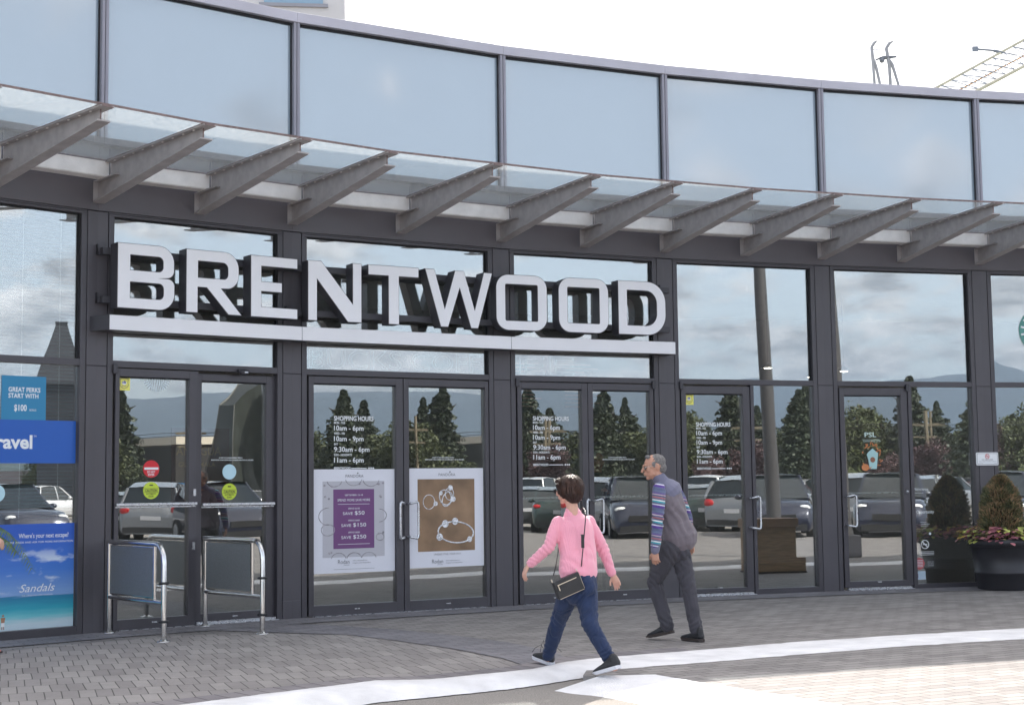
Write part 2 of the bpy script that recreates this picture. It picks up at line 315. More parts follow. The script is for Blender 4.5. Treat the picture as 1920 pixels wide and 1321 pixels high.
# curved dark band close to the building
g=G()
for k in range(NB):
    q=[offp(k,-.02),offp(k,-.62),offp(k+1,-.62),offp(k+1,-.02)]; g.add([(p.x,p.y,.008) for p in q],[(0,1,2,3)])
tag(obj('paving_border',g,PV_D),None,None,None,'structure')
g=G()
arc=[(-2.62,15.95),(-1.91,15.61),(-1.2,15.05),(-.54,14.33),(-.08,13.69),(.33,12.86),(.42,12.3)]
arc2=[(-3.4,15.35),(-2.56,14.98),(-1.6,14.55),(-1.1,13.95),(-.55,13.2),(-.1,12.4),(.06,11.93)]
g.add([(x,y,.006) for x,y in arc]+[(x,y,.006) for x,y in arc2],[(i,i+1,len(arc)+i+1,len(arc)+i) for i in range(len(arc)-1)])
tag(obj('paving_border',g,PV_D),None,None,None,'structure')
# soldier course behind the kerb
g=G()
def inset(pl,d):
    out=[]
    for i,p in enumerate(pl):
        a=Vector(pl[max(i-1,0)]); b=Vector(pl[min(i+1,len(pl)-1)]); t=(b-a).normalized(); out.append((p[0]-t.y*d,p[1]+t.x*d))
    return out
KI=inset(KU,.26)
g.add([(x,y,.0075) for x,y in KU[:9]]+[(x,y,.0075) for x,y in KI[:9]],[(i,i+1,9+i+1,9+i) for i in range(8)])
tag(obj('paving_border',g,PV_S),None,None,None,'structure')
# painted kerb: rounded top rolling down to the road
g=G(); n=len(KU); prof=[(0,.0),(.04,.014),(.35,.016),(.6,.006),(.9,-.03),(1.0,-.055)]
profR=[(0,.0),(.04,.010),(.35,.010),(.6,.009),(.9,.008),(1.0,.0)]
KU2=[];KL2=[]
def dens(pl,m=16):
    o=[]
    for a,b in zip(pl,pl[1:]):
        for j in range(m): o.append((a[0]+(b[0]-a[0])*j/m,a[1]+(b[1]-a[1])*j/m))
    return o+[pl[-1]]
KUd=dens(KU); KLd=dens(KL)
for i in range(len(KUd)):
    a=KUd[i]; b=KLd[i]; wv=min(1,max(0,(i/16.-6.3)/1.0))
    jit=.03*noise.noise(Vector((a[0]*4,a[1]*4,0)))+.03*noise.noise(Vector((a[0]*17,a[1]*17,3))); 
    for (s,z),(s2,z2) in zip(prof,profR):
        ss=s+(jit if s>0 else 0); g.v.append((a[0]+(b[0]-a[0])*ss,a[1]+(b[1]-a[1])*ss,z*(1-wv)+z2*wv))
m6=len(prof)
for i in range(len(KUd)-1):
    for j in range(m6-1): g.f.append((i*m6+j,i*m6+j+1,(i+1)*m6+j+1,(i+1)*m6+j)); g.m.append(0); g.sm.append(True)
tag(obj('kerb',g,M_paint),None,None,None,'structure')
# raised paver crossing on the right, and its painted ramp
cross=[(.50,11.30)]+[KL[i] for i in range(6,14)]+[(23,-6),(8,-20),(6.5,-8),(4.3,5.2),(2.05,9.6),(1.33,10.75),(1.03,11.235),(.62,11.21)]
flat('crosswalk',cross,-.002,PV_B,.2)
g=G(); tri_t=[(.62,11.21),(1.03,11.235),(1.33,10.75),(2.05,9.6),(4.3,5.2),(6.5,-8)]; tri_b=[(.27,10.90),(.62,10.55),(.86,10.15),(1.08,9.6),(2.6,5.0),(4.0,-8)]
tri_t=dens(tri_t,14); tri_b=dens(tri_b,14); nt_=len(tri_t)
def jg(x,y,z): q=Vector((x*6,y*6,z)); return x+.018*noise.noise(q)+.010*noise.noise(q*4),y+.018*noise.noise(q+Vector((9,0,0)))
g.add([(*jg(x,y,0),.006) for x,y in tri_t]+[(*jg(x,y,2),-.0615) for x,y in tri_b],[(i,i+1,nt_+i+1,nt_+i) for i in range(nt_-1)],0,True)
tag(obj('crosswalk_ramp',g,M_paint),None,None,None,'structure')
# parking stall lines out in the lot
g=G()
def line(x0,y0,x1,y1,wd=.11,z=-.058):
    d=Vector((x1-x0,y1-y0)).normalized(); n_=Vector((-d.y,d.x))*wd/2
    g.add([(x0+n_.x,y0+n_.y,z),(x1+n_.x,y1+n_.y,z),(x1-n_.x,y1-n_.y,z),(x0-n_.x,y0-n_.y,z)],[(0,1,2,3)])
ax=Vector((.69,-.72)); bx=Vector((.72,.69))
for r in range(4):
    for j in range(9):
        p=Vector((15.5,6.5))+ax*(r*17)+bx*(j*2.75-6); line(p.x,p.y,p.x+ax.x*5,p.y+ax.y*5)
tag(obj('parking_lines',g,M_paint),None,None,None,'structure')

# ---------------------------------------------------------------- the mall building
BM0=T(PTS[4].x,PTS[4].y,0)
mall=thing('mall_building','dark grey curved glass shopfront with columns, doors and tall upper glazing band','shopping mall',BM0)
for k in range(1,NB):      # columns at the corners
    a=PTS[k]-TV[k-1]*.11; c=PTS[k]+TV[k]*.11; y0=Vector((-TV[k-1].y,TV[k-1].x,0)); y1=Vector((-TV[k].y,TV[k].x,0))
    g=G(); 
    pl=[a,PTS[k],c,c+y1*.22,a+y0*.22]
    g.prism([(p.x,p.y) for p in pl],0,2.672); g.prism([(p.x,p.y) for p in pl],2.676,4.254)
    pl2=[a+y0*.012-TV[k-1]*.008,PTS[k]+y0*.012,c+y1*.012+TV[k]*.008,c+y1*.2+TV[k]*.008,a+y0*.2-TV[k-1]*.008]
    g.prism([(p.x,p.y) for p in pl2],0.0,4.25,1)
    if k in (3,): g.prism([(p.x-.0,p.y-.006) for p in [a-TV[k-1]*0,PTS[k],c,c+y1*.05,a+y0*.05]],0.0,.20)
    obj('column',g,[M_col,M_gap],mall,bevel=.004)
for k in range(NB):
    W=LEN[k]; g=G()
    stripz(g,k,-.008,.20,4.262,4.93)
    obj('fascia',g,M_fas,mall,bevel=.003)
    g=G(); stripz(g,k,-.125,.10,4.93,5.0); obj('sill',g,M_col,mall,bevel=.004)
    g=G(); stripz(g,k,-.135,.25,6.612,6.725); obj('parapet_cap',g,mat('parapet_cap_metal',(.45,.435,.49),.35,.1,.5,.08,2),mall,bevel=.005)
    # upper glazing
    g=G(); stripz(g,k,-.05,-.02,5.0,6.612); ug=obj('upper_window',g,G_up,mall)
    g=G(); M=BM(k)
    p0=offp(k,-.12); q=M.inverted()@p0; q1=M.inverted()@offp(k+1,-.12)
    g.box(q.x+.004,q.x+.036,-.12,-.045,5.0,6.61); g.box(q1.x-.036,q1.x-.004,-.12,-.045,5.0,6.61)
    g.box(q.x+.036,q1.x-.036,-.075,-.05,6.585,6.611,1); g.box(q1.x-.047,q1.x-.037,-.07,-.049,5.0,6.585,1)
    obj('mullion',g,[M_par,M_gap],mall,M)
    # back-up wall and roof closing the building
g=G()
inner=[offp(k,.2) for k in range(NB+1)]; 
poly=[(p.x,p.y) for p in inner]+[(13,34),(-26,34),(-12,16)]
g.prism(poly,6.45,6.6); obj('roof',g,M_fas,mall)
g=G(); g.prism(poly,4.30,4.42); obj('ceiling',g,mat('interior_ceiling',(.5,.47,.44),.8,0,.3,.1,1),mall)
g=G()
for k in range(NB): stripz(g,k,.0,.16,5.0,6.44)
obj('upper_wall',g,M_gap,mall)
g=G()
for k in range(NB): stripz(g,k,6.5,6.7,0,4.3)
for p in (offp(0,.2),offp(NB,.2)):
    pass
g.box(-26,13,33,33.2,0,6.45)
obj('interior_wall',g,M_int,mall)
g=G(); g.prism([(p.x,p.y) for p in [offp(k,.03) for k in range(NB+1)]]+[(p.x,p.y) for p in [offp(k,6.6) for k in range(NB,-1,-1)]],.0,.012)
obj('interior_floor',g,mat('interior_floor_tile',(.20,.18,.165),.35,0,.5,.12,2),mall)
# ---- shopfront bays
YG=.06
def jambs(k,low,name='window_frame'):
    W=LEN[k]; g=G(); M=BM(k)
    g.box(.118,.178,.0,.10,0,4.215); g.box(W-.178,W-.118,.0,.10,0,4.215)
    g.box(.118,W-.118,-.002,.10,4.215,4.240); g.box(.118,W-.118,.004,.10,4.243,4.260)
    g.box(.178,W-.178,.002,.10,2.668,2.735)
    g.box(.178,W-.178,.035,.058,4.203,4.214,1); g.box(W-.192,W-.18,.03,.058,2.74,4.2,1)
    if low: g.box(.178,W-.178,.002,.10,0,.085)
    return obj(name,g,[M_frm,M_gap],mall,M,bevel=.003)
def pane(k,u0,u1,z0,z1,par,m,name='glass_pane',y=YG):
    g=G(); g.box(u0,u1,y,y+.010,z0,z1); return obj(name,g,m,par,BM(k))
# k index = bay+1
for k in range(NB):
    W=LEN[k]; b=k-1
    win=b not in (1,2,3,4,5)
    f=jambs(k,win)
    pane(k,.178,W-.178,2.735,4.215,f,G_low)
    if win: pane(k,.178,W-.178,.085,2.668,f,G_low)
def leaf(k,u0,u1,z0,z1,gu0,gu1,gz0,gz1,dy=.0,name='door'):
    g=G(); y0=.01+dy; y1=.075+dy
    g.box(u0,gu0,y0,y1,z0,z1); g.box(gu1,u1,y0,y1,z0,z1); g.box(gu0,gu1,y0,y1,z0,gz0); g.box(gu0,gu1,y0,y1,gz1,z1)
    g.box(gu0,gu1,y0+.02,y0+.048,gz1-.012,gz1-.002,1)
    d=obj(name,g,[M_frm,M_gap],mall,BM(k),bevel=.003)
    pane(k,gu0,gu1,gz0,gz1,d,G_door,y=y0+.05)
    g=G(); g.box((u0+u1)/2-.03,(u0+u1)/2+.03,y0-.004,y0,z0+.055,z0+.068); obj('lock',g,M_alu,d,BM(k))
    return d
def thresh(k,u0,u1,big=False):
    g=G()
    if big: g.box(u0,u1,-.01,.02,.018,.04); g.box(u0-.01,u1+.02,-.05,.03,.002,.016)
    else: g.box(u0,u1,-.035,.05,.001,.012)
    obj('threshold',g,M_alu,mall,BM(k))
def bar(k,u0,u1,z,par,y=-.03,r=.013):
    g=G(); g.box(u0,u1,y-.012,y+.012,z-r,z+r); g.box(u0,u1,y+.02,y+.032,z-r-.022,z-r-.006)
    for u in (u0+.02,u1-.05): g.box(u,u+.03,y+.012,.012,z-.03,z-.008)
    obj('push_bar',g,M_alu,par,BM(k),bevel=.003)
def pull(k,u,du,z0,z1,par,y0=.0):
    g=G(); y=y0-.07; r=.014; pts=[(u,y0+.0,z1-.02),(u,y+.03,z1-.02),(u+du*.12,y,z1-.015),(u+du*.8,y,z1),(u+du*.95,y,z1-.012),(u+du,y,z1-.05),(u+du,y,z0+.05),(u+du*.95,y,z0+.012),(u+du*.8,y,z0),(u+du*.12,y,z0+.015),(u,y+.03,z0+.02),(u,y0,z0+.02)]
    g.tube(pts,r,10); obj('handle',g,M_alu,par,BM(k))
def pivot(k,u):
    g=G(); g.box(u-.03,u+.02,-.035,.0,2.60,2.70); obj('hinge',g,M_ink,mall,BM(k),bevel=.008)
# bay 1 automatic doors
k=2; W=LEN[k]
d=leaf(k,.205,1.098,.012,2.655,.250,1.022,.115,2.575,-.02); bar(k,.208,1.095,1.27,d,-.05)
g=G(); g.box(1.068,1.098,-.022,-.012,1.35,1.42); g.box(1.06,1.09,-.022,-.012,.79,.87); obj('lock',g,M_alu,d,BM(k))
d=leaf(k,1.125,W-.18,.012,2.64,1.197,1.968,.115,2.565,.05); bar(k,1.184,2.04,1.255,d,.0)
g=G(); g.box(1.10,1.124,.0,.12,.0,2.66); obj('door_post',g,M_frm,mall,BM(k))
thresh(k,.26,1.09); thresh(k,1.12,W-.2,True); pivot(k,.20)
g=G(); g.ball((1.64,-.045,2.665),(.058,.045,.035)); g.box(1.582,1.698,-.045,.0,2.66,2.70); g.box(1.625,1.665,-.092,-.086,2.655,2.668,1); tag(obj('motion_sensor',g,[M_ink,M_alu],None,BM(k)),'black dome motion sensor above the automatic door','motion sensor')
# bay 2
k=3; W=LEN[k]
d=leaf(k,.205,1.368,.012,2.655,.265,1.281,.125,2.578); pull(k,1.345,-.055,.83,1.245,d)
d=leaf(k,1.378,W-.185,.012,2.655,1.445,2.455,.125,2.575); pull(k,1.42,.10,.83,1.245,d); thresh(k,.26,W-.25)
# bay 3
k=4; W=LEN[k]
d=leaf(k,.205,1.150,.012,2.655,.262,1.072,.125,2.578); pull(k,1.13,-.045,.83,1.24,d)
g=G(); g.box(.262,1.072,.085,.10,1.255,1.277); obj('push_bar',g,M_alu,d,BM(k))
d=leaf(k,1.158,W-.19,.012,2.655,1.226,2.028,.125,2.575); pull(k,1.2,.105,.83,1.24,d)
g=G(); g.box(1.226,2.028,.085,.10,1.255,1.277); obj('push_bar',g,M_alu,d,BM(k)); thresh(k,.26,W-.25); pivot(k,.20); pivot(k,2.08)
# bay 4: door and sidelight
k=5; W=LEN[k]
d=leaf(k,.205,1.178,.045,2.645,.270,1.080,.10,2.55); pull(k,1.135,.115,.83,1.24,d)
g=G(); g.box(.27,1.08,.085,.10,1.255,1.277); obj('push_bar',g,M_alu,d,BM(k)); thresh(k,.24,1.16,True); pivot(k,.20)
g=G(); g.box(1.186,1.232,.0,.09,0,2.665); g.box(1.232,W-.178,.0,.09,.0,.072); sf=obj('sidelight_frame',g,M_frm,mall,BM(k)); pane(k,1.232,W-.178,.072,2.665,sf,G_low)
# bay 5
k=6; W=LEN[k]
d=leaf(k,.205,1.20,.045,2.645,.272,1.105,.12,2.548); pull(k,.245,.115,.83,1.24,d)
g=G(); g.box(.272,1.105,.085,.10,1.255,1.277); g.ball((1.155,.006,1.275),.02); obj('push_bar',g,M_alu,d,BM(k)); thresh(k,.24,1.17,True); pivot(k,1.2)
g=G(); g.box(1.21,1.262,.0,.09,0,2.665); g.box(1.262,W-.178,.0,.09,.0,.062); sf=obj('sidelight_frame',g,M_frm,mall,BM(k)); pane(k,1.262,W-.178,.062,2.665,sf,G_low)
# ---------------------------------------------------------------- canopy
can=thing('glass_canopy','projecting glass canopy on grey tapered steel brackets above the doors','canopy',T(PTS[4].x,PTS[4].y,4.3))
def bracket():
    g=G(); L=2.2
    # local: y negative = outward, x across
    web=[(0.02,4.35),(0.02,4.548),(.30,4.548),(.30,4.705),(2.15,4.705),(2.15,4.60),(1.9,4.587)]
    n=len(web); vs=[(-.007,-a,b) for a,b in web]+[(.007,-a,b) for a,b in web]
    g.add(vs,[tuple(range(n)),tuple(range(n,2*n))[::-1]]+[(i,n+i,n+(i+1)%n,(i+1)%n) for i in range(n)],0)
    def fl(a,za,b,zb,wd=.062,th=.014,mi=0):
        d=[(-wd,-a,za),(wd,-a,za),(wd,-b,zb),(-wd,-b,zb),(-wd,-a,za+th),(wd,-a,za+th),(wd,-b,zb+th),(-wd,-b,zb+th)]
        g.add(d,[(3,2,1,0),(4,5,6,7),(0,1,5,4),(1,2,6,5),(2,3,7,6),(3,0,4,7)],mi)
    fl(.0,4.336,2.21,4.588); fl(.28,4.705,2.27,4.705,.066,.014); fl(.0,4.548,.50,4.548,.062,.012)
    g.box(-.062,.062,-.012,.0,4.34,4.56); g.box(-.006,.006,-2.155,-2.145,4.60,4.705,1)
    g.box(-.070,-.05,-2.285,-.30,4.719,4.723,1); g.box(-.05,.05,-2.272,-2.266,4.704,4.72,1)
    for i in range(9): g.box(-.045,-.03,-(.45+i*.2),-(.43+i*.2),4.697,4.706,2); g.box(.03,.045,-(.45+i*.2),-(.43+i*.2),4.697,4.706,2)
    return g.mesh('bracket',[M_beam,M_rust,M_chan])
bme=bracket(); bpos=[]
for k in range(1,NB):
    m=(TV[k-1]+TV[k]).normalized(); y=Vector((-m.y,m.x,0)); 
    bpos.append((PTS[k],m,y)); 
    if k<NB-1 or True:
        t=TV[k]; bpos.append(((PTS[k]+PTS[k+1])/2,t,Vector((-t.y,t.x,0))))
bpos=[((PTS[0]+PTS[1])/2,TV[0],Vector((-TV[0].y,TV[0].x,0)))]+bpos
for p,t,y in bpos:
    M=Matrix(((t.x,y.x,0,p.x),(t.y,y.y,0,p.y),(0,0,1,0),(0,0,0,1))); link('bracket',bme,can,M)
for (p,t,y),(p2,t2,y2) in zip(bpos,bpos[1:]):
    def q(a,pp,yy): return pp-yy*a
    s=(p2-p).normalized()
    c=[q(.28,p,y)+s*.02,q(.28,p2,y2)-s*.02,q(.22,p2,y2)-s*.02,q(.22,p,y)+s*.02]
    g=G(); g.prism([(v.x,v.y) for v in c],4.563,4.716); 
    c2=[q(.275,p,y)+s*.02,q(.275,p2,y2)-s*.02,q(.12,p2,y2)-s*.02,q(.12,p,y)+s*.02]; g.prism([(v.x,v.y) for v in c2],4.555,4.562)
    obj('channel_beam',g,M_chan,can,bevel=.006)
    c=[q(.31,p,y)+s*.01,q(2.25,p,y)+s*.01,q(2.25,p2,y2)-s*.01,q(.31,p2,y2)-s*.01]
    g=G(); g.prism([(v.x,v.y) for v in c],4.722,4.734); obj('glass_panel',g,G_can,can)
    c=[q(2.251,p,y),q(2.258,p,y),q(2.258,p2,y2),q(2.251,p2,y2)]; g=G(); g.prism([(v.x,v.y) for v in c],4.718,4.738); 
    obj('edge_strip',g,M_rust,can); c=[q(.303,p,y),q(.309,p,y),q(.309,p2,y2),q(.303,p2,y2)]; g=G(); g.prism([(v.x,v.y) for v in c],4.717,4.736); obj('edge_strip',g,M_rust,can)
# ---------------------------------------------------------------- BRENTWOOD sign
sign=thing('mall_sign','large white letters spelling BRENTWOOD over a long white ledge','sign',T(PTS[3].x,PTS[3].y,3.2))
Z0,Z1=3.24,3.905
def rr(x0,x1,z0,z1,rs,n=7):  # rounded rect pts, radii (bl,br,tr,tl)
    o=[]
    for (cx_,cz_,a0,r) in ((x0,z0,180,rs[0]),(x1,z0,270,rs[1]),(x1,z1,0,rs[2]),(x0,z1,90,rs[3])):
        if r<=0: o.append((cx_,cz_)); continue
        ux=cx_+r if cx_==x0 else cx_-r; uz=cz_+r if cz_==z0 else cz_-r
        for i in range(n+1):
            a=R(a0+90*i/n); o.append((ux+r*math.cos(a),uz+r*math.sin(a)))
    return o
def Lb(u,wd):
    a,b=u,u+wd; zm=(Z0+Z1)/2
    out=[(a,Z0)]+[p for p in rr(a,b,Z0,zm+.0,(0,.17,.08,0))[1:-1]]+[(b-.085,zm+.0)]+[p for p in rr(a,b-.005,zm+.0,Z1,(0,.08,.17,0))[1:-1]]+[(a,Z1)]
    return [out,rr(a+.14,b-.125,Z0+.112,zm-.063,(0,.05,.05,0)),rr(a+.14,b-.13,zm+.063,Z1-.12,(0,.05,.05,0))]
def Lr(u,wd):
    a,b=u,u+wd; zb=Z0+.27
    out=[(a,Z0),(a+.135,Z0),(a+.135,zb),(a+.235,zb),(a+.485,Z0),(b+.04,Z0),(b-.20,zb+.0)]+rr(a,b,zb,Z1,(0,.15,.17,0))[2:-1]+[(a,Z1)]
    return [out,rr(a+.138,b-.13,zb+.105,Z1-.12,(0,.05,.06,0))]
def Le(a,wd): 
    b=a+wd; zm=(Z0+Z1)/2
    return [[(a,Z0),(b,Z0),(b,Z0+.115),(a+.13,Z0+.115),(a+.13,zm-.055),(b-.19,zm-.055),(b-.19,zm+.055),(a+.13,zm+.055),(a+.13,Z1-.115),(b,Z1-.115),(b,Z1),(a,Z1)]]
def Ln(a,wd):
    b=a+wd; return [[(a,Z0),(a+.112,Z0),(a+.112,Z1-.21),(b-.17,Z0),(b,Z0),(b,Z1),(b-.112,Z1),(b-.112,Z0+.21),(a+.16,Z1),(a,Z1)]]
def Lt(a,wd):
    b=a+wd; c=(a+b)/2; return [[(c-.068,Z0),(c+.068,Z0),(c+.068,Z1-.118),(b,Z1-.118),(b,Z1),(a,Z1),(a,Z1-.118),(c-.068,Z1-.118)]]
def Lw(a):
    return [[(a,Z1),(a+.2,Z0),(a+.30,Z0),(a+.452,Z1-.21),(a+.598,Z0),(a+.695,Z0),(a+.892,Z1),(a+.775,Z1),(a+.650,Z0+.22),(a+.512,Z1),(a+.392,Z1),(a+.255,Z0+.22),(a+.125,Z1)]]
def Lo(a,b): return [rr(a,b,Z0,Z1,(.16,.16,.16,.16),9),rr(a+.125,b-.128,Z0+.118,Z1-.118,(.012,)*4,2)]
def Ld(a,b): return [rr(a,b,Z0,Z1,(0,.26,.26,0),12),rr(a+.128,b-.13,Z0+.118,Z1-.118,(0,.15,.15,0),10)]
def curve_mesh(loops,off,y0,y1):
    cu=bpy.data.curves.new('l','CURVE'); cu.dimensions='2D'; cu.fill_mode='BOTH'; cu.extrude=abs(y1-y0)/2; cu.offset=off
    for lp in loops:
        s=cu.splines.new('POLY'); s.points.add(len(lp)-1)
        for i,p in enumerate(lp): s.points[i].co=(p[0],p[1],0,1)
        s.use_cyclic_u=True
    ob=bpy.data.objects.new('l',cu); COL.objects.link(ob); dg=bpy.context.evaluated_depsgraph_get(); me=ob.evaluated_get(dg).to_mesh(); g=G()
    ym=(y0+y1)/2
    g.add([(v.co.x,ym-v.co.z,v.co.y) for v in me.vertices],[tuple(p.vertices) for p in me.polygons])
    ob.evaluated_get(dg).to_mesh_clear(); bpy.data.objects.remove(ob); bpy.data.curves.remove(cu); return g
LET=[(2,'B',Lb(.086,.622)),(2,'R',Lr(.834,.607)),(2,'E',Le(1.580,.570)),(3,'N',Ln(.062,.647)),(3,'T',Lt(.788,.637)),(3,'W',Lw(1.503)),(4,'O',Lo(-.202,.468)),(4,'O',Lo(.618,1.300)),(4,'D',Ld(1.433,2.103))]
for k,ch,lp in LET:
    g=curve_mesh(lp,0,-.13,-.298); o=obj('letter',g,M_ink,sign,BM(k),fix=False); o['label']='white fronted letter '+ch
    g=curve_mesh(lp,-.004,-.1285,-.126); obj('letter_back_reflector',g,mat('sign_back_reflector_pale',(.50,.48,.46),.5,.2),o,BM(k),fix=False)  # pale plate added behind each letter to lighten its reflection in the glass
    g=curve_mesh(lp,-.006,-.299,-.303); obj('letter_face',g,M_white,o,BM(k),fix=False)
for z0,z1 in ((3.80,3.872),(3.305,3.375)):
    for k in (2,3,4):
        g=G(); stripz(g,k,-.125,-.055,z0,z1); obj('mounting_rail',g,M_ink,sign,bevel=.003)
for k,u in ((2,.03),(2,2.2),(3,2.62),(4,2.22)):
    for z in (3.836,3.34):
        g=G(); g.box(u-.05,u+.02,-.055,.0,z-.03,z+.03); g.box(u-.05,u-.04,-.055,0,z-.03,z+.075); obj('bracket',g,M_ink,sign,BM(k))
for k in (2,3,4):
    a=offp(k,-.25); b=offp(k+1,-.25); c=offp(k+1,.0); d_=offp(k,.0)
    if k==2: a=a+TV[2]*.015; d_=d_-TV[2]*.08
    g=G(); g.prism([(p.x,p.y) for p in (a,b,c,d_)],3.02,3.17); led=obj('ledge',g,M_ink,sign)
    M=BM(k); a2=M.inverted()@a; b2=M.inverted()@b; g=G(); g.box(a2.x+.003,b2.x-.003,-.2535,-.2505,3.022,3.169); g.box(a2.x+.003,b2.x-.003,-.25,-.13,3.1705,3.172); obj('ledge_face',g,M_white,led,M)
# ---------------------------------------------------------------- printed matter on the glass
def cmat(name,c,r=.5): return mat(name,c,r)
C_red=cmat('vinyl_red',(.62,.02,.03)); C_lime=cmat('vinyl_lime',(.55,.68,.05)); C_yel=cmat('vinyl_yellow',(.85,.80,.16)); C_blk=cmat('vinyl_black',(.02,.02,.02))
C_blu=cmat('print_blue',(.01,.10,.45),.35); C_teal=cmat('print_teal',(.02,.22,.42),.4); C_cyan=cmat('vinyl_pale_blue',(.50,.72,.80)); C_ppr=mat('poster_paper',(.74,.74,.80),.55,0,.4,.02,2)
C_pur=cmat('print_purple',(.165,.06,.19)); C_sil=cmat('print_silver_grey',(.50,.49,.53)); C_brn=mat('print_sand_brown',(.27,.17,.10),.5,0,.4,.35,3.0); C_grey=cmat('print_grey_text',(.14,.14,.16)); C_org=cmat('print_orange',(.60,.22,.08)); C_mint=cmat('print_mint',(.38,.60,.60)); C_navy=cmat('print_navy',(.03,.04,.25))
YD=YG-.004
def decal(name,label,cat,k,group=None): return thing(name,label,cat,BM(k),group)
def dpart(name,g,m,par,k,lb=None):
    o=obj(name,g,m,par,BM(k),fix=False)
    if lb: o['label']=lb
    return o
def disc(g,u,z,r,y,mi=0,n=28,rz=None):
    rz=rz or r; g.add([(u+r*math.cos(2*math.pi*i/n),y,z+rz*math.sin(2*math.pi*i/n)) for i in range(n)],[tuple(range(n))],mi)
def quad(g,u0,u1,z0,z1,y,mi=0): g.add([(u0,y,z0),(u1,y,z0),(u1,y,z1),(u0,y,z1)],[(0,1,2,3)],mi)
# shopping hours
def hours(k,u,zb,lab,yg):
    t=thing('opening_hours_lettering',lab,'window lettering',BM(k)); g=G(); y=yg
    text(g,'SHOPPING HOURS',u,zb,.053,.487,y,.02)
    rows=[('MON - TUE','10am - 6pm',.363),('WED - FRI','10am - 9pm',.363),('SAT','9:30am - 6pm',.436),('SUN - HOLIDAYS','11am - 6pm',.363)]
    wd=[.135,.13,.048,.215]
    dpart('heading',g,M_vin,t,k)
    for i,(a,b,w_) in enumerate(rows):
        g=G(); z=zb-.108-i*.1195
        text(g,a,u,z+.072,.024,wd[i],y,.018); dpart('day_lettering',g,M_vin,t,k); g=G(); text(g,b,u,z-.002,.056,w_,y,.012); dpart('opening_time',g,M_vin,t,k)
    g=G(); text(g,'BRENTWOOD',u,zb-.545,.026,.20,y,.02); quad(g,u+.21,u+.40,zb-.538,zb-.530,y)
    for i in range(3): disc(g,u+.43+i*.026,zb-.533,.010,y,n=10)
    dpart('web_address',g,M_vin,t,k)
hours(3,.529,2.167,'white shopping hours lettering above the purple sale poster',.056)
hours(4,.428,2.196,'white shopping hours lettering on the door nearest the woman in pink',.056)
hours(5,.428,2.136,'white shopping hours lettering right of the grey haired man',.056)
for k,u,z,w_,l in ((2,1.335,1.733,.50,'tiny two line white notice on the left automatic door'),(3,1.676,1.735,.51,'tiny two line white notice above the jewellery poster'),(4,1.37,1.73,.45,'tiny two line white notice left of the grey haired man')):
    g=G(); text(g,'AS PART OF OUR MANAGEMENT SERVICE',u+w_*.18,z+.012,.012,w_*.56,.108 if k==2 else .056,.02); text(g,'BRENTWOOD TOWN CENTRE AND LOUGHEED ARE BY B.W ALL SECURED',u,z-.012,.012,w_,.108 if k==2 else .056,.02)
    o=obj('door_notice',g,M_vin,None,BM(k),fix=False); tag(o,l,'window lettering')
# yellow security stickers
def shield(k,u0,z0,lab,y):
    t=thing('security_sticker',lab,'sticker',BM(k),'yellow security stickers'); g=G(); g.box(u0,u0+.125,y-.002,y,z0-.137,z0); dpart('sticker_base',g,C_yel,t,k)
    g=G(); c=u0+.062; pts=[(-.045,-.02),(-.03,-.012),(.03,-.012),(.045,-.02),(.042,-.055),(.048,-.085),(.03,-.108),(0,-.122),(-.03,-.108),(-.048,-.085),(-.042,-.055)]
    P3=[(c+a,y-.003,z0+b) for a,b in pts]; P4=[(c+a*.9,y-.003,z0-.066+(b+.066)*.9) for a,b in pts]; n=len(pts)
    g.add(P3+P4,[(i,(i+1)%n,n+(i+1)%n,n+i) for i in range(n)],0); dpart('shield_outline',g,C_grey,t,k)
    g=G(); disc(g,c,z0-.06,.026,y-.003,0,12,.02); dpart('emblem',g,M_vin,t,k)
    g=G(); 
    for a,h in ((-.014,.02),(0,.03),(.012,.024)): quad(g,c+a-.005,c+a+.004,z0-.066,z0-.066+h,y-.004)
    text(g,'PATROL',c,z0-.098,.013,.05,y-.004,.01,0,'C'); dpart('print',g,C_navy,t,k)
shield(2,.255,2.572,'yellow square shield sticker on the top corner of the left automatic door',.04)
shield(5,.272,2.547,'yellow square shield sticker above the right shopping hours lettering',.056)
# round door stickers
def caution(k,u,z,y,lab):
    t=thing('caution_sticker',lab,'sticker',BM(k),'round green caution stickers'); g=G(); disc(g,u,z,.088,y); dpart('disc',g,C_lime,t,k)
    g=G(); quad(g,u-.085,u+.085,z+.018,z+.021,y-.001); quad(g,u-.085,u+.085,z-.021,z-.018,y-.001); text(g,'CAUTION',u,z-.013,.026,.135,y-.001,.03,0,'C'); text(g,'AUTOMATIC',u,z-.042,.017,.11,y-.001,.015,0,'C'); text(g,'DOOR',u,z-.07,.020,.055,y-.001,.02,0,'C'); quad(g,u-.02,u+.02,z+.048,z+.060,y-.001); dpart('lettering',g,C_blk,t,k)
caution(2,.623,1.411,.039,'round green caution sticker below the red do not enter sign'); caution(2,1.55,1.389,.109,'round green caution sticker below a pale blue disc')
t=thing('do_not_enter_sticker','round red do not enter sticker on the left automatic door','sticker',BM(2)); g=G(); disc(g,.622,1.632,.09,.039); dpart('disc',g,C_red,t,2)
g=G(); quad(g,.545,.70,1.625,1.648,.038); text(g,'DO NOT',.622,1.592,.021,.088,.038,.02,0,'C'); text(g,'ENTER',.622,1.563,.021,.07,.038,.02,0,'C'); dpart('lettering',g,M_vin,t,2)
g=G(); disc(g,1.549,1.600,.082,.109); tag(dpart('round_sticker',g,C_cyan,None,2),'pale blue round sticker on the right automatic door','sticker')
g=G(); disc(g,1.30,1.40,.085,YD); tag(dpart('round_sticker',g,C_cyan,None,1),'pale blue round sticker cut by the left picture edge','sticker')
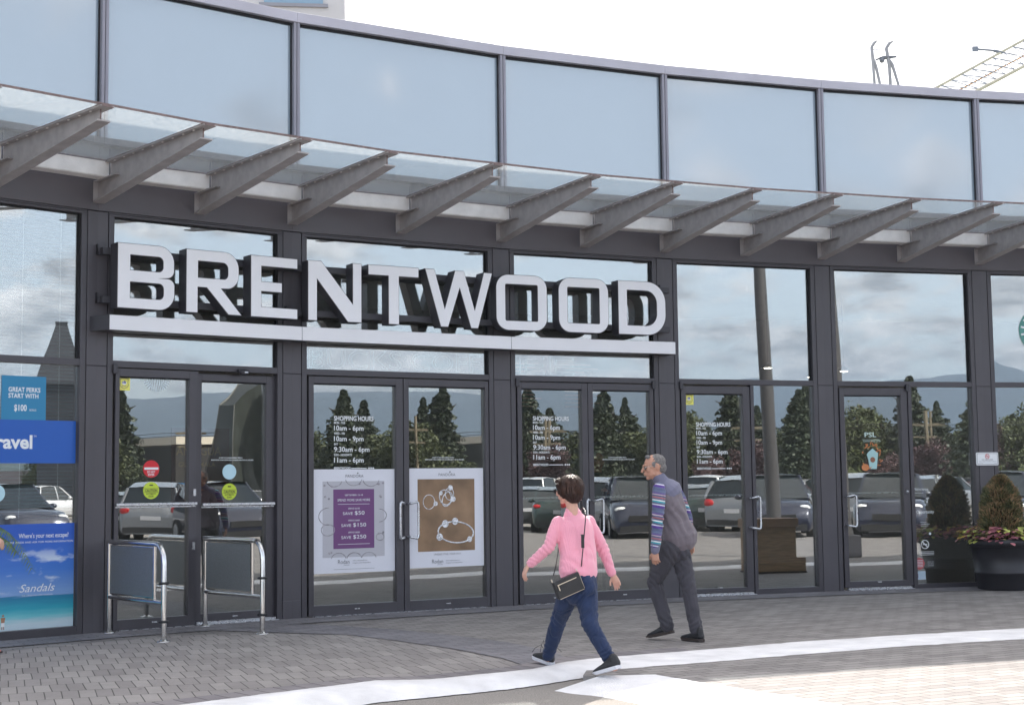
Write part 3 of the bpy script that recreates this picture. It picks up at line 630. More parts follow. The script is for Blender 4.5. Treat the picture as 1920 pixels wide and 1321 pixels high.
# cafe emblem ghosted on the glass: wavy stripes in a ring
def waves(k,c,z,r,y,lab,half=False):
    t=thing('cafe_emblem_decal',lab,'window decal',BM(k)); g=G(); n=40
    a0,a1=(math.pi*1.0,math.pi*2.0) if half else (0,2*math.pi)
    m_=14
    for s in range(7):
        off=(s-3)*r*.17; pts=[]
        for j in range(m_+1):
            zz=(-.9+ (0.9 if half else 1.8)*j/m_)*r; pts.append((off*(1.0-.35*abs(zz/r))+.03*r*math.sin(zz/r*7+s),zz))
        for (a,b),(a2,b2) in zip(pts,pts[1:]): 
            if a*a+b*b<(.95*r)**2: g.add([(c+a-.03*r,y,z+b),(c+a+.03*r,y,z+b),(c+a2+.03*r,y,z+b2),(c+a2-.03*r,y,z+b2)],[(0,1,2,3)])
    dpart('stripes',g,MG,t,k); g=G()
    for i in range(16):
        th=a0+(a1-a0)*(i+.5)/16
        if abs(math.cos(th))>.55:
            ca,sa=math.cos(th),math.sin(th); w_=.045*r
            g.add([(c+r*.62*ca-sa*w_,y,z+r*.62*sa+ca*w_),(c+r*.62*ca+sa*w_,y,z+r*.62*sa-ca*w_),(c+r*.95*ca+sa*w_,y,z+r*.95*sa-ca*w_),(c+r*.95*ca-sa*w_,y,z+r*.95*sa+ca*w_)],[(0,1,2,3)])
    dpart('rays',g,MG,t,k); return t
MG=cmat('frosted_vinyl',(.62,.72,.76),.6)
waves(2,.675,2.572,.155,.039,'pale half round striped emblem at the top of the left automatic door',True)
we=waves(7,.90,3.445,.29,YD-.002,'green and white round striped emblem on the right upper window'); g=G(); disc(g,.90,3.445,.30,YD,0,40); dpart('disc',g,cmat('emblem_green',(.10,.30,.27)),we,7); [c_.data.materials.__setitem__(0,M_vin) for c_ in kids(we) if c_.name.split('.')[0] in ('stripes','rays')]
# jewellery posters
def poster_base(name,lab,k,u0,u1,z0,z1,y=.054):
    t=thing(name,lab,'poster',BM(k)); g=G(); g.box(u0,u1,y-.003,y,z0,z1); dpart('sheet',g,C_ppr,t,k); return t
t=poster_base('poster','white poster with a purple sale panel, taped to the door',3,.264,1.276,.470,1.622)
g=G(); quad(g,.386,1.146,.644,1.488,.0495); dpart('picture',g,C_sil,t,3)
g=G()
def ring(g,u,z,r,y,th=.006,sq=1.0,mi=0,a0=0,a1=360,rot=0):
    pts=[]
    for i in range(25):
        a=R(a0+(a1-a0)*i/24); x_,z_=r*math.cos(a),r*sq*math.sin(a); pts.append((u+x_*math.cos(rot)-z_*math.sin(rot),y,z+x_*math.sin(rot)+z_*math.cos(rot)))
    g.tube(pts,th,6,mi,(0,1,0),None,False) if False else g.tube(pts,th,6,mi)
rnd=random.Random(3)
M_jl=mat('printed_jewel_grey',(.33,.31,.34),.4,0,.5,.5,30); M_jw=mat('printed_jewel_light',(.72,.72,.75),.3,0,.5,.4,40)
for (u,z,r,a0,a1) in ((.53,1.50,.09,190,350),(.765,1.52,.10,190,350),(.98,1.51,.1,190,350),(.46,1.1,.12,90,270),(1.08,1.1,.09,-90,90),(.45,.95,.08,0,360),(1.09,.86,.05,0,360),(.58,.62,.09,10,170),(.77,.62,.09,10,170),(.95,.62,.09,10,170)): ring(g,u,z,r,.049,.004,.8,0,a0,a1)
for i in range(18): disc(g,rnd.choice([.45,.78,1.08])+rnd.uniform(-.06,.06),rnd.choice([1.45,1.3,.70,.9])+rnd.uniform(-.02,.02),.014,.0488,0,8)
dpart('bracelets',g,M_jl,t,3)
g=G(); quad(g,.515,1.017,.738,1.398,.0480); dpart('sale_panel',g,C_pur,t,3)
g=G(); y=.0472; c=.766
text(g,'SEPTEMBER 15-18',c,1.325,.017,.22,y,0,0,'C'); text(g,'SPEND MORE SAVE MORE',c,1.265,.026,.40,y,0,0,'C'); quad(g,.57,.96,1.23,1.234,y); quad(g,.57,.96,.785,.789,y)
for i,(a,b) in enumerate((('$150','$50'),('$400','$150'),('$600','$250'))):
    z=1.175-i*.133; text(g,'SPEND '+a,c,z,.017,.14,y,0,0,'C'); text(g,'SAVE',c-(.135 if i==0 else .155),z-.062,.032,.12,y); text(g,b,c+(.01 if i==0 else -.01),z-.062,.042,.12 if i==0 else .16,y)
dpart('sale_lettering',g,M_vin,t,3)
g=G(); text(g,'PANDORA',.775,1.53,.033,.22,.049,-.004,0,'C'); g.add([(.803,.049,1.578),(.815,.049,1.568),(.827,.049,1.578),(.815,.049,1.588)],[(0,1,2,3)]); text(g,'Rodan',.57,.572,.045,.14,.049,.0); text(g,'www.rodanjewellers.ca',.75,.598,.013,.18,.049); text(g,'instagram.com/rodanjewellers',.75,.572,.013,.22,.049); text(g,'JEWELLERS',.64,.552,.010,.07,.049); quad(g,.52,1.02,.510,.513,.049); dpart('brand_lettering',g,C_grey,t,3)
t=poster_base('poster','white poster with a brown photo of silver rings and a bracelet',3,1.447,2.44,.488,1.628)
g=G(); quad(g,1.570,2.320,.672,1.503,.0500); dpart('picture',g,C_brn,t,3)
g=G(); ring(g,1.715,1.24,.075,.048,.005,1.1); ring(g,1.93,1.29,.075,.048,.007,1.2,0,0,360,.5); ring(g,1.955,1.27,.06,.048,.006,1.5,0,0,360,-.5); ring(g,1.985,1.33,.055,.048,.005,1.3); ring(g,2.065,.885,.235,.048,.009,.52,0,0,360,-.08)
for u,z,r in ((1.80,1.22,.028),(1.87,1.34,.024),(1.995,1.40,.033),(2.03,1.27,.034),(1.925,.985,.044),(2.055,1.012,.042),(1.850,.835,.042),(2.245,.80,.034)): disc(g,u,z,r,.044,0,14)
dpart('jewellery',g,M_jw,t,3)
g=G(); text(g,'PANDORA',1.955,1.538,.033,.22,.049,-.004,0,'C'); g.add([(1.983,.049,1.586),(1.995,.049,1.576),(2.007,.049,1.586),(1.995,.049,1.596)],[(0,1,2,3)]); text(g,'UNIQUE STYLE. YOUR WAY.',1.955,.628,.020,.36,.049,0,0,'C'); text(g,'Rodan',1.75,.535,.045,.145,.049); text(g,'www.rodanjewellers.ca',1.93,.556,.013,.18,.049); text(g,'instagram.com/rodanjewellers',1.93,.530,.013,.22,.049); text(g,'JEWELLERS',1.82,.515,.010,.07,.049); dpart('brand_lettering',g,C_grey,t,3)
# travel shop window (bay 0)
k=1
t=thing('window_poster','bright blue travel banner with white lettering in the left window','poster',BM(k)); g=G(); g.box(.2,2.115,YG-.006,YG-.003,1.690,2.112); dpart('sheet',g,C_blu,t,k)
g=G(); text(g,'Travel',1.655,1.835,.128,.50,YG-.0070,.03,0,'R'); text(g,'TM',1.665,1.945,.018,.03,YG-.0070); dpart('lettering',g,M_vin,t,k)
t=thing('window_poster','teal offer poster seen through the blinds above the travel banner','poster',BM(k)); g=G(); g.box(1.33,1.79,YG-.006,YG-.003,2.113,2.54); dpart('sheet',g,C_teal,t,k)
g=G(); text(g,'GREAT PERKS',1.40,2.385,.044,.33,YG-.0070,.02); text(g,'START WITH',1.40,2.325,.044,.31,YG-.0070,.02); text(g,'$100',1.46,2.20,.06,.13,YG-.0070,.02); text(g,'BONUS',1.62,2.20,.02,.07,YG-.0070); dpart('lettering',g,M_vin,t,k)
def beach():
    m=bpy.data.materials.new('beach_print'); m.use_nodes=True; tr=m.node_tree; b=tr.nodes['Principled BSDF']; b.inputs['Roughness'].default_value=.4
    c=tr.nodes.new('ShaderNodeTexCoord'); s=tr.nodes.new('ShaderNodeSeparateXYZ'); tr.links.new(c.outputs['Object'],s.inputs[0])
    n=tr.nodes.new('ShaderNodeTexNoise'); n.inputs['Scale'].default_value=5; n.inputs['Detail'].default_value=6; mp=tr.nodes.new('ShaderNodeMapping'); mp.inputs['Scale'].default_value=(.7,1,1.6); mp.inputs['Rotation'].default_value=(0,-.5,0); tr.links.new(c.outputs['Object'],mp.inputs[0]); tr.links.new(mp.outputs[0],n.inputs['Vector'])
    n3=tr.nodes.new('ShaderNodeTexNoise'); n3.inputs['Scale'].default_value=3; mp3=tr.nodes.new('ShaderNodeMapping'); mp3.inputs['Scale'].default_value=(1,1,12); tr.links.new(c.outputs['Object'],mp3.inputs[0]); tr.links.new(mp3.outputs[0],n3.inputs['Vector'])
    z=mth('ADD',s.outputs[2],mth('MULTIPLY',mth('SUBTRACT',n3.outputs[0],.5,tree=tr),.06,tree=tr),tree=tr)
    r=tr.nodes.new('ShaderNodeValToRGB'); r.color_ramp.interpolation='LINEAR'; e=r.color_ramp.elements
    cols=[(.0,(.50,.62,.72)),(.15,(.55,.68,.74)),(.21,(.16,.55,.62)),(.28,(.03,.38,.50)),(.385,(.02,.22,.38)),(.405,(.02,.20,.38)),(.41,(.22,.38,.68)),(.65,(.06,.20,.62)),(1.0,(.02,.10,.50))]
    e[0].position=0; e[0].color=(*cols[0][1],1); e[1].position=1; e[1].color=(*cols[-1][1],1)
    for p_,c_ in cols[1:-1]: q=e.new(p_); q.color=(*c_,1)
    tr.links.new(z,r.inputs[0])
    mr=tr.nodes.new('ShaderNodeMapRange'); mr.inputs['From Min'].default_value=.54; mr.inputs['From Max'].default_value=.66; tr.links.new(n.outputs[0],mr.inputs[0])
    hi=tr.nodes.new('ShaderNodeMapRange'); hi.inputs['From Min'].default_value=.42; hi.inputs['From Max'].default_value=.50; tr.links.new(s.outputs[2],hi.inputs[0]); lo=tr.nodes.new('ShaderNodeMapRange'); lo.inputs['From Min'].default_value=.9; lo.inputs['From Max'].default_value=.75; tr.links.new(s.outputs[2],lo.inputs[0])
    f=mth('MULTIPLY',mth('MULTIPLY',mr.outputs[0],hi.outputs[0],tree=tr),lo.outputs[0],tree=tr)
    mx=tr.nodes.new('ShaderNodeMix'); mx.data_type='RGBA'; tr.links.new(mth('MULTIPLY',f,.85,tree=tr),mx.inputs[0]); tr.links.new(r.outputs[0],mx.inputs[6]); mx.inputs[7].default_value=(.72,.80,.90,1); tr.links.new(mx.outputs[2],b.inputs['Base Color']); return m
t=thing('window_poster','large blue beach holiday poster with palm frond and turquoise sea','poster',BM(k)); g=G(); g.box(.2,2.113,YG-.006,YG-.003,.088,1.10); dpart('picture',g,beach(),t,k)
g=G(); text(g,"Where's your next escape?",1.53,.965,.044,.52,YG-.0070,.005); text(g,'COME INSIDE AND ASK FOR MORE INFORMATION',1.40,.915,.018,.70,YG-.0070); text(g,'Sandals',1.545,.445,.075,.37,YG-.0070,.0,0,'L',.35); text(g,'THE LUXURY INCLUDED VACATION',1.57,.405,.012,.32,YG-.0070); dpart('lettering',g,M_vin,t,k)
g=G(); rnd=random.Random(5)
for s0 in ((1.25,1.1,1.66,.70),(1.25,1.02,1.5,.86)):
    for i in range(26):
        f=i/25.; u=s0[0]+(s0[2]-s0[0])*f; z=s0[1]+(s0[3]-s0[1])*f*f-.02*f
        for sg_ in (-1,1):
            l=.16*(1-.5*f); a=R(-75+18*sg_+rnd.uniform(-9,9))+sg_*.28; g.add([(u,YG-.0070,z),(u+.012,YG-.0070,z-.004),(u+l*math.cos(a),YG-.0070,z+l*math.sin(a))],[(0,1,2)])
dpart('palm_frond',g,mat('print_palm_green',(.16,.24,.08),.5,0,.4,.4,20),t,k)
g=G(); disc(g,1.385,.232,.011,YG-.0077,0,10); g.add([(1.362,YG-.0077,.215),(1.408,YG-.0077,.215),(1.400,YG-.0077,.165),(1.368,YG-.0077,.165)],[(0,1,2,3)]); quad(g,1.371,1.379,.10,.13,YG-.0077); quad(g,1.389,1.397,.10,.13,YG-.0077); dpart('small_figure',g,cmat('print_skin',(.40,.20,.12)),t,k)
g=G(); quad(g,1.367,1.401,.128,.166,YG-.0082); dpart('small_shorts',g,M_vin,t,k)
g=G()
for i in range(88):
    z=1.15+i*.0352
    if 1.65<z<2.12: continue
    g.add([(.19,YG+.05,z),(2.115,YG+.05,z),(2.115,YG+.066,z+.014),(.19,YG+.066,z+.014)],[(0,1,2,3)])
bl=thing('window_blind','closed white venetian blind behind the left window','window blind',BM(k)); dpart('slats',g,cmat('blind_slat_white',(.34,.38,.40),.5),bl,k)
g=G()
for u in (.6,1.28,1.55,1.95): g.box(u,u+.006,YG+.046,YG+.049,1.15,4.2)
dpart('cords',g,M_vin,bl,k)
# cafe door and window print (bay 5)
k=6
t=thing('drink_promotion_decal','pale cup with orange leaves and pumpkin under the letters PSL','window decal',BM(k))
g=G(); text(g,'PSL',.58,2.0,.062,.17,.056,.008); quad(g,.55,.80,1.962,1.966,.056); text(g,'PUMPKIN SPICE LATTE',.56,1.935,.014,.25,.056); dpart('lettering',g,cmat('vinyl_pale_mint',(.6,.75,.72)),t,k)
g=G(); g.add([(.638,.054,1.58),(.742,.054,1.58),(.768,.054,1.79),(.745,.054,1.80),(.69,.054,1.85),(.625,.054,1.80),(.60,.054,1.77),(.622,.054,1.70)],[tuple(range(8))]); dpart('cup',g,C_mint,t,k)
g=G(); disc(g,.685,1.70,.036,.052,0,20); dpart('cup_badge',g,cmat('print_rust',(.28,.12,.07)),t,k)
g=G(); rnd=random.Random(8)
for i in range(26):
    a=rnd.uniform(0,6.28); u=.67+.125*math.cos(a)+rnd.uniform(-.02,.02); z=1.72+.17*math.sin(a)
    if abs(u-.69)<.06 and z<1.84: continue
    b=rnd.uniform(0,3.1); l=rnd.uniform(.03,.07); g.add([(u,.053,z),(u+l*.5*math.cos(b)-.008*math.sin(b),.053,z+l*.5*math.sin(b)+.008*math.cos(b)),(u+l*math.cos(b),.053,z+l*math.sin(b)),(u+l*.5*math.cos(b)+.008*math.sin(b),.053,z+l*.5*math.sin(b)-.008*math.cos(b))],[(0,1,2,3)])
disc(g,.575,1.60,.055,.053,0,18,.045); dpart('leaves_and_pumpkin',g,C_org,t,k)
g=G(); text(g,"We're hiring.",1.278,1.285,.038,.225,.056,.0); text(g,'careers at the cafe',1.28,1.25,.012,.14,.056); text(g,'Opportunity',1.31,.985,.042,.26,.056,.005); 
for i in range(3): text(g,['Find a','comfortable','place to sit'][i],1.37,.86-.022*i,.013,[.08,.13,.11][i],.056)
disc(g,1.285,1.165,.012,.056,0,12); quad(g,1.305,1.38,1.162,1.168,.056); disc(g,1.50,.715,.018,.056,0,14)
for i in range(3): quad(g,1.33,1.55,.475-.02*i,.481-.02*i,.056)
for i in range(3): text(g,['Join us','service','awards'][i],1.45,.34-.025*i,.013,.09,.056)
tag(obj('window_lettering',g,M_vin,None,BM(k),fix=False),'small white hiring and opportunity lettering beside the cafe door','window lettering')
def nosmoke(g,u,z,r,y):
    ring(g,u,z,r,y,r*.1); g.box(u-r*.55,u+r*.5,y-.001,y,z-r*.12,z+r*.12); d=r*.7; w_=r*.08; g.add([(u-d-w_,y-.002,z+d-w_),(u-d+w_,y-.002,z+d+w_),(u+d+w_,y-.002,z-d+w_),(u+d-w_,y-.002,z-d-w_)],[(0,1,2,3)])
g=G(); nosmoke(g,1.42,.575,.055,.056); tag(obj('no_smoking_decal',g,M_vin,None,BM(k),fix=False),'white no smoking circle low on the cafe side window','window decal')
t=thing('octagon_sticker','red octagon sticker low on the cafe side window','sticker',BM(k)); g=G(); disc(g,1.325,.325,.082,.056,0,8); dpart('octagon',g,cmat('vinyl_faded_red',(.55,.13,.14)),t,k)
g=G()
for i in range(5): quad(g,1.275,1.375,.362-.02*i,.370-.02*i,.055)
dpart('lettering',g,C_ppr,t,k)
t=thing('payment_sticker','small pale blue square sticker at the foot of the cafe window','sticker',BM(k)); g=G(); quad(g,1.262,1.412,.115,.225,.056); dpart('base',g,cmat('vinyl_ice_blue',(.50,.62,.72)),t,k)
g=G(); quad(g,1.27,1.30,.14,.19,.055); dpart('print',g,C_pur,t,k)
t=thing('no_smoking_sign','white rectangular no smoking sign fixed to the column by the planter','sign',BM(k)@Matrix.Translation((0,0,0)))
u0,u1,z0,z1=2.19,2.53,1.612,1.785; MS=BM(k)@Matrix.Translation((0,-.012,0))
g=G(); g.prismy(rr(u0,u1,z0,z1,(.02,)*4,3),-.016,-.008); o=obj('plate',g,M_vin,t,MS)
g=G(); a=rr(u0+.012,u1-.012,z0+.012,z1-.012,(.014,)*4,3); b=rr(u0+.017,u1-.017,z0+.017,z1-.017,(.011,)*4,3); n=len(a)
g.add([(p[0],-.0175,p[1]) for p in a+b],[(i,(i+1)%n,n+(i+1)%n,n+i) for i in range(n)]); text(g,'NO SMOKING',(u0+u1)/2,z0+.068,.015,.17,-.0175,.01,0,'C'); text(g,'WITHIN 6 METRES OF DOORS OR WINDOWS',(u0+u1)/2,z0+.045,.011,.27,-.0175,.0,0,'C'); text(g,'CITY BYLAW',u0+.03,z0+.024,.009,.07,-.0175); text(g,'604',u1-.06,z0+.024,.009,.03,-.0175); obj('lettering',g,C_grey,t,MS,fix=False)
g=G(); nosmoke(g,(u0+u1)/2,z1-.052,.030,-.018); obj('symbol',g,C_red,t,MS,fix=False)
# ghost lettering inside the transom windows
mgh=cmat('ghost_tube_lettering',(.55,.68,.70),.4)
g=G(); t=thing('cafe_sign_ghost','large pale outlined coffee shop letters behind the transom glass','sign',BM(3))
for k,s_,u,w_ in ((3,'BUCKS COFF',.25,2.2),(4,'EE',.28,.75)):
    cu=bpy.data.curves.new('t','FONT'); cu.body=s_; cu.fill_mode='NONE'; cu.bevel_depth=.014; cu.resolution_u=3
    ob=bpy.data.objects.new('t',cu); COL.objects.link(ob); dg=bpy.context.evaluated_depsgraph_get(); me=ob.evaluated_get(dg).to_mesh(); g=G()
    V=[v.co.copy() for v in me.vertices]; x0=min(v.x for v in V); x1=max(v.x for v in V); sx=w_/(x1-x0)
    g.add([(u+(v.x-x0)*sx,YG+.05-v.z*.3,2.765+v.y*.30) for v in V],[tuple(p.vertices) for p in me.polygons]); ob.evaluated_get(dg).to_mesh_clear(); bpy.data.objects.remove(ob); bpy.data.curves.remove(cu)
    obj('outlined_lettering',g,mgh,t,BM(k),fix=False)
# ---------------------------------------------------------------- interior
def inside(k,u,y,z=0): return BM(k)@Vector((u,y,z))
M_wood=mat('counter_wood',(.42,.27,.155),.45,0,.5,.25,6,0,60,(1,1,8))
M_wod2=mat('counter_wood_dark',(.30,.18,.11),.5,0,.5,.2,6)
MC=T(6.78,16.28,0,R(22)); ct=thing('wooden_box','brown wooden box standing on the paving, reflected in the window beside the fourth door','wooden box',MC)
g=G(); g.box(-.36,.36,-.25,.25,.03,.72); g.box(.36,.52,-.25,.25,.03,.24); obj('cabinet',g,M_wood,ct,MC,bevel=.004)
g=G(); g.box(-.39,.39,-.28,.28,.72,.86); obj('box_top',g,M_wod2,ct,MC,bevel=.006)
g=G(); g.box(-.37,.53,-.26,.26,.004,.03); obj('plinth',g,mat('plinth_dark',(.03,.02,.02),.5),ct,MC)
pl=mat('lamp_black',(.02,.02,.02),.5); lampm=emis('lamp_bulb',(1,.93,.82),9)
pn=thing('pendant_lamp','small glowing pendant lamp hanging left inside the café upper window','pendant lamp',BM(6,.62,3.0,3.15))
g=G(); g.tube([(0,0,.05),(0,0,1.13)],.006,6); obj('cord',g,pl,pn,WM[pn]); g=G(); g.lathe([(.02,.08),(.05,.06),(.12,0),(.115,-.005)]); obj('shade',g,pl,pn,WM[pn]); g=G(); g.ball((0,0,.0),(.06,.06,.014)); obj('bulb',g,lampm,pn,WM[pn])
tagg='pendant lamps inside the café'
pn['group']=tagg
for (u,y,z,l) in ((1.55,3.4,3.05,'small glowing pendant lamp hanging lowest inside the café upper window'),(1.95,3.1,3.12,'small glowing pendant lamp hanging right inside the café upper window')): dup(pn,BM(6,u,y,z),l)
mb=thing('menu_board','pinkish printed menu board hanging inside behind the third pair of doors','menu board',BM(4,.2,1.2,2.1))
g=G(); g.box(.45,1.9,0,.02,.25,.95); obj('panel',g,mat('menu_panel',(.20,.19,.22),.5),mb,WM[mb])
g=G()
for c_ in range(2):
    for i in range(12): g.box(.52+c_*.72,.52+c_*.72+random.uniform(.25,.55),-.004,0,.88-i*.05,.895-i*.05)
obj('menu_lines',g,mat('menu_line_pink',(.75,.42,.40),.5),mb,WM[mb])
rp=thing('interior_poster','dark red coffee poster hanging inside behind the right automatic door','poster',BM(2,1.0,.9,1.25))
g=G(); g.box(.25,.95,0,.015,.0,.85); obj('sheet',g,mat('poster_maroon',(.14,.035,.03),.5),rp,WM[rp]); g=G(); text(g,'ANTIGUA',.30,.55,.09,.55,-.004,.01); text(g,'GUATEMALA',.33,.42,.05,.45,-.004,.01); obj('lettering',g,mat('poster_gold',(.40,.20,.06),.5),rp,WM[rp],fix=False)
# ---------------------------------------------------------------- door guard rails
def guard(lab,b,f):
    B=Vector((*b,0)); F=Vector((*f,0)); d=(F-B); Ld=d.length; ang=math.atan2(d.y,d.x); M=T(B.x,B.y,0,ang)
    t=thing('guard_rail',lab,'guard rail',M,'stainless door guard rails')
    g=G(); r=.026; pts=[(0,0,.01),(0,0,.905)]; g.tube(pts,r,16); obj('post',g,M_ss,t,M)
    g=G(); g.tube([(Ld,0,.01),(Ld,0,.72),(Ld-.012,0,.79),(Ld-.045,0,.85),(Ld-.10,0,.89),(Ld-.17,0,.905),(-.02,0,.905)],r,16); g.ball((-.02,0,.905),r); obj('top_rail',g,M_ss,t,M)
    g=G(); g.tube([(0,0,.36),(Ld,0,.36)],.022,14); obj('lower_rail',g,M_ss,t,M)
    g=G(); g.tube([(Ld-.20,0,.36),(Ld-.20,0,.90)],.017,12); obj('inner_post',g,M_ss,t,M)
    g=G(); g.box(.03,Ld-.225,-.006,.006,.40,.87); pa=obj('panel',g,mat('panel_grey_mesh',(.20,.215,.225),.45,.2,.5,.1,60),t,M)
    g=G()
    for a in ((.028,.034),(Ld-.228,Ld-.222)): g.box(*a,-.009,.009,.395,.875)
    g.box(.034,Ld-.228,-.009,.009,.395,.402); g.box(.034,Ld-.228,-.009,.009,.868,.875); obj('panel_trim',g,M_ss,pa,M)
    for x in (0,Ld):
        g=G(); g.lathe([(0,.028),(.034,.028),(.036,.02),(.06,.014),(.07,.004),(.0,.001)],(x,0,0),24); obj('floor_flange',g,M_ss,t,M)
    for z in (.545,.19):
        g=G(); g.lathe([(.024,-.012),(.048,-.011),(.05,0),(.048,.011),(.024,.012)],(Ld,0,z),20); obj('rubber_ring',g,M_rub,t,M)
guard('stainless door guard rail on the left, beside the beach poster window',(-4.05,15.06),(-3.28,14.10))
guard('stainless door guard rail standing between the two automatic doors',(-3.22,15.68),(-2.47,14.76))
# ---------------------------------------------------------------- planter
PC=Vector((6.36,19.60,0)); MP=T(PC.x,PC.y,0)
po=thing('planter_pot','large round black plastic planter by the café window','planter',MP)
g=G(); g.lathe([(0,.0),(.32,.0),(.335,.02),(.35,.20),(.37,.21),(.375,.235),(.36,.245),(.405,.55),(.43,.56),(.455,.575),(.46,.62),(.45,.655),(.42,.66),(.40,.64),(.39,.60),(0,.60)],(0,0,0),40); obj('pot',g,mat('black_plastic',(.022,.021,.026),.42,0,.5,.15,8),po,MP)
g=G(); g.lathe([(0,.602),(.39,.605)],(0,0,0),24); obj('soil',g,mat('soil',(.05,.035,.025),.9,0,.3,.3,20,.4,40),po,MP)
def leafmat(name,c,var=.45):
    m=mat(name,c,.55,0,.4,var,6); b=m.node_tree.nodes['Principled BSDF']; b.inputs['Subsurface Weight'].default_value=0; return m
rnd=random.Random(11)
g=G(); mis=3
for i in range(9000):
    h=rnd.random(); z=.66+h*.80; rad=(.265*(1-h**2.6)**.6)*(.74+.34*rnd.random()+.14*noise.noise(Vector((math.cos(h*9),h*5,i*.0)))); a=rnd.uniform(0,6.283); rad*=1+.13*noise.noise(Vector((math.cos(a)*2.2,math.sin(a)*2.2,z*5)))
    p=Vector((rad*math.cos(a),rad*math.sin(a),z)); d=Vector((math.cos(a)*.6,math.sin(a)*.6,rnd.uniform(.2,1.1))).normalized(); s_=Vector((rnd.uniform(-1,1),rnd.uniform(-1,1),rnd.uniform(-1,1))).cross(d).normalized()
    l=rnd.uniform(.022,.05); w_=.0075
    g.add([p-s_*w_,p+s_*w_,p+d*l+s_*w_*.6,p+d*l-s_*w_*.6],[(0,1,2,3)],rnd.choice((0,0,1,1,2)) if noise.noise(p*7)>-.15 else rnd.choice((1,2,2)))
sh=tag(thing('conifer_shrub','brown tipped cone shaped conifer growing in the black planter','shrub',MP),None,None)
obj('foliage',g,[leafmat('conifer_brown',(.36,.235,.13)),leafmat('conifer_olive',(.22,.185,.09)),leafmat('conifer_green',(.095,.11,.055))],sh,MP,fix=False)
g=G(); g.tube([(0,0,.60),(0,0,.66),(0,0,.95),(0,0,1.2),(0,0,1.36)],[.03,.19,.19,.13,.04],12); obj('inner_core',g,mat('core_dark_brown',(.05,.035,.02),.9,0,.2,.3,30,.5,60),sh,MP); g=G(); g.tube([(0,0,.55),(.0,0,.64)],[.03,.03],8); obj('trunk',g,mat('bark',(.09,.06,.04),.9),sh,MP)  # solid dark core fills the hollow of the shrub
def leafshape(g,p,d,nrm,l,w_,mi):
    s_=d.cross(nrm).normalized(); up_=s_.cross(d).normalized()
    pts=[(0,0,0),(.22,.42,.05),(.55,.5,.02),(.82,.28,-.05),(1,0,-.14),(.82,-.28,-.05),(.55,-.5,.02),(.22,-.42,.05),(.5,0,.07)]
    g.add([p+d*(a*l)+s_*(b*w_)+up_*(c*l) for a,b,c in pts],[(0,1,8),(1,2,8),(2,3,8),(3,4,8),(4,5,8),(5,6,8),(6,7,8),(7,0,8)],mi)
fo=thing('coleus_plants','pink and lime leafed bedding plants round the planter rim','plants',MP); fo['kind']='stuff'
g=G()
for i in range(430):
    a=rnd.uniform(0,6.283); r_=.46-abs(rnd.gauss(0,.09)); z=.70+rnd.uniform(-.05,.12)-max(0,r_-.40)*.7
    if rnd.random()<.12: r_+=.10; z-=.02
    p=Vector((r_*math.cos(a),r_*math.sin(a),z)); d=Vector((math.cos(a+rnd.uniform(-.8,.8)),math.sin(a+rnd.uniform(-.8,.8)),rnd.uniform(-.5,.35))).normalized()
    cl=noise.noise(Vector((math.cos(a)*3.3,math.sin(a)*3.3,0))); mi=(0 if cl>.12 else 1 if cl>-.1 else 2) if rnd.random()<.75 else rnd.choice((0,1,2,3))
    leafshape(g,p,d,Vector((0,0,1)),rnd.uniform(.055,.095),rnd.uniform(.045,.07),mi)
for i in range(26):
    p=Vector((-.50-rnd.uniform(0,.10),-.10+rnd.uniform(-.08,.1),.70+rnd.uniform(-.02,.07))); leafshape(g,p,Vector((-1,rnd.uniform(-.8,.8),rnd.uniform(-.4,.3))).normalized(),Vector((0,0,1)),.07,.055,rnd.choice((1,3,3)))
obj('foliage',g,[leafmat('coleus_pink',(.50,.19,.21)),leafmat('coleus_lime',(.44,.46,.12)),leafmat('coleus_wine',(.34,.12,.15)),leafmat('coleus_gold',(.48,.32,.08))],fo,MP,fix=False)
# ---------------------------------------------------------------- behind the building
MTW=T(-6.7,60,0,R(6.9)); tw=thing('concrete_building','pale tower block corner with a blue window behind the roof','building',MTW)
g=G(); g.box(-16,0,0,15,0,26); obj('wall',g,mat('pale_render',(.62,.60,.60),.8,0,.3,.05,.5),tw,MTW)
g=G(); g.box(-3.3,-.9,-.07,-.01,21.25,24); obj('window',g,mat('far_window_blue',(.25,.38,.5),.2),tw,MTW)
g=G(); g.box(-3.5,-.7,-.10,-.02,21.1,21.24); obj('sill',g,mat('far_trim',(.3,.3,.34),.6),tw,MTW)
cr=thing('tower_crane','yellow white lattice crane jib rising behind the parapet on the right','crane',T(38,130,0))
MY=mat('crane_paint_cream',(.62,.57,.45),.5,0,.4,.1,2); MO=mat('crane_cable_orange',(.55,.27,.08),.5)
def lerp(a,b,f): return Vector(a)*(1-f)+Vector(b)*f
A0,A1=(33.6,130,33.9),(54.2,130,44.85); B0,B1=(35.6,130.8,33.8),(55.8,130.8,44.2); C0,C1=(37.0,128.9,33.45),(55.0,128.9,42.65)
g=G(); g.tube([A0,A1],.14,6); obj('top_chord',g,MY,cr,I4); g=G(); g.tube([B0,B1],.08,6); obj('cable_chord',g,MO,cr,I4); g=G(); g.tube([C0,C1],.16,6); g.tube([lerp(C0,C1,0)+Vector((0,.6,0)),lerp(C0,C1,1)+Vector((0,.6,0))],.12,6); obj('lower_chord',g,MY,cr,I4)
g=G()
for i in range(22):
    f=i/22.; f2=(i+.5)/22.; f3=(i+1)/22.
    g.tube([lerp(A0,A1,f),lerp(C0,C1,f2)],.05,5); g.tube([lerp(A0,A1,f3),lerp(C0,C1,f2)],.05,5); g.tube([lerp(A0,A1,f),lerp(B0,B1,f2)],.045,5); g.tube([lerp(C0,C1,f2),lerp(B0,B1,f2)],.04,5)
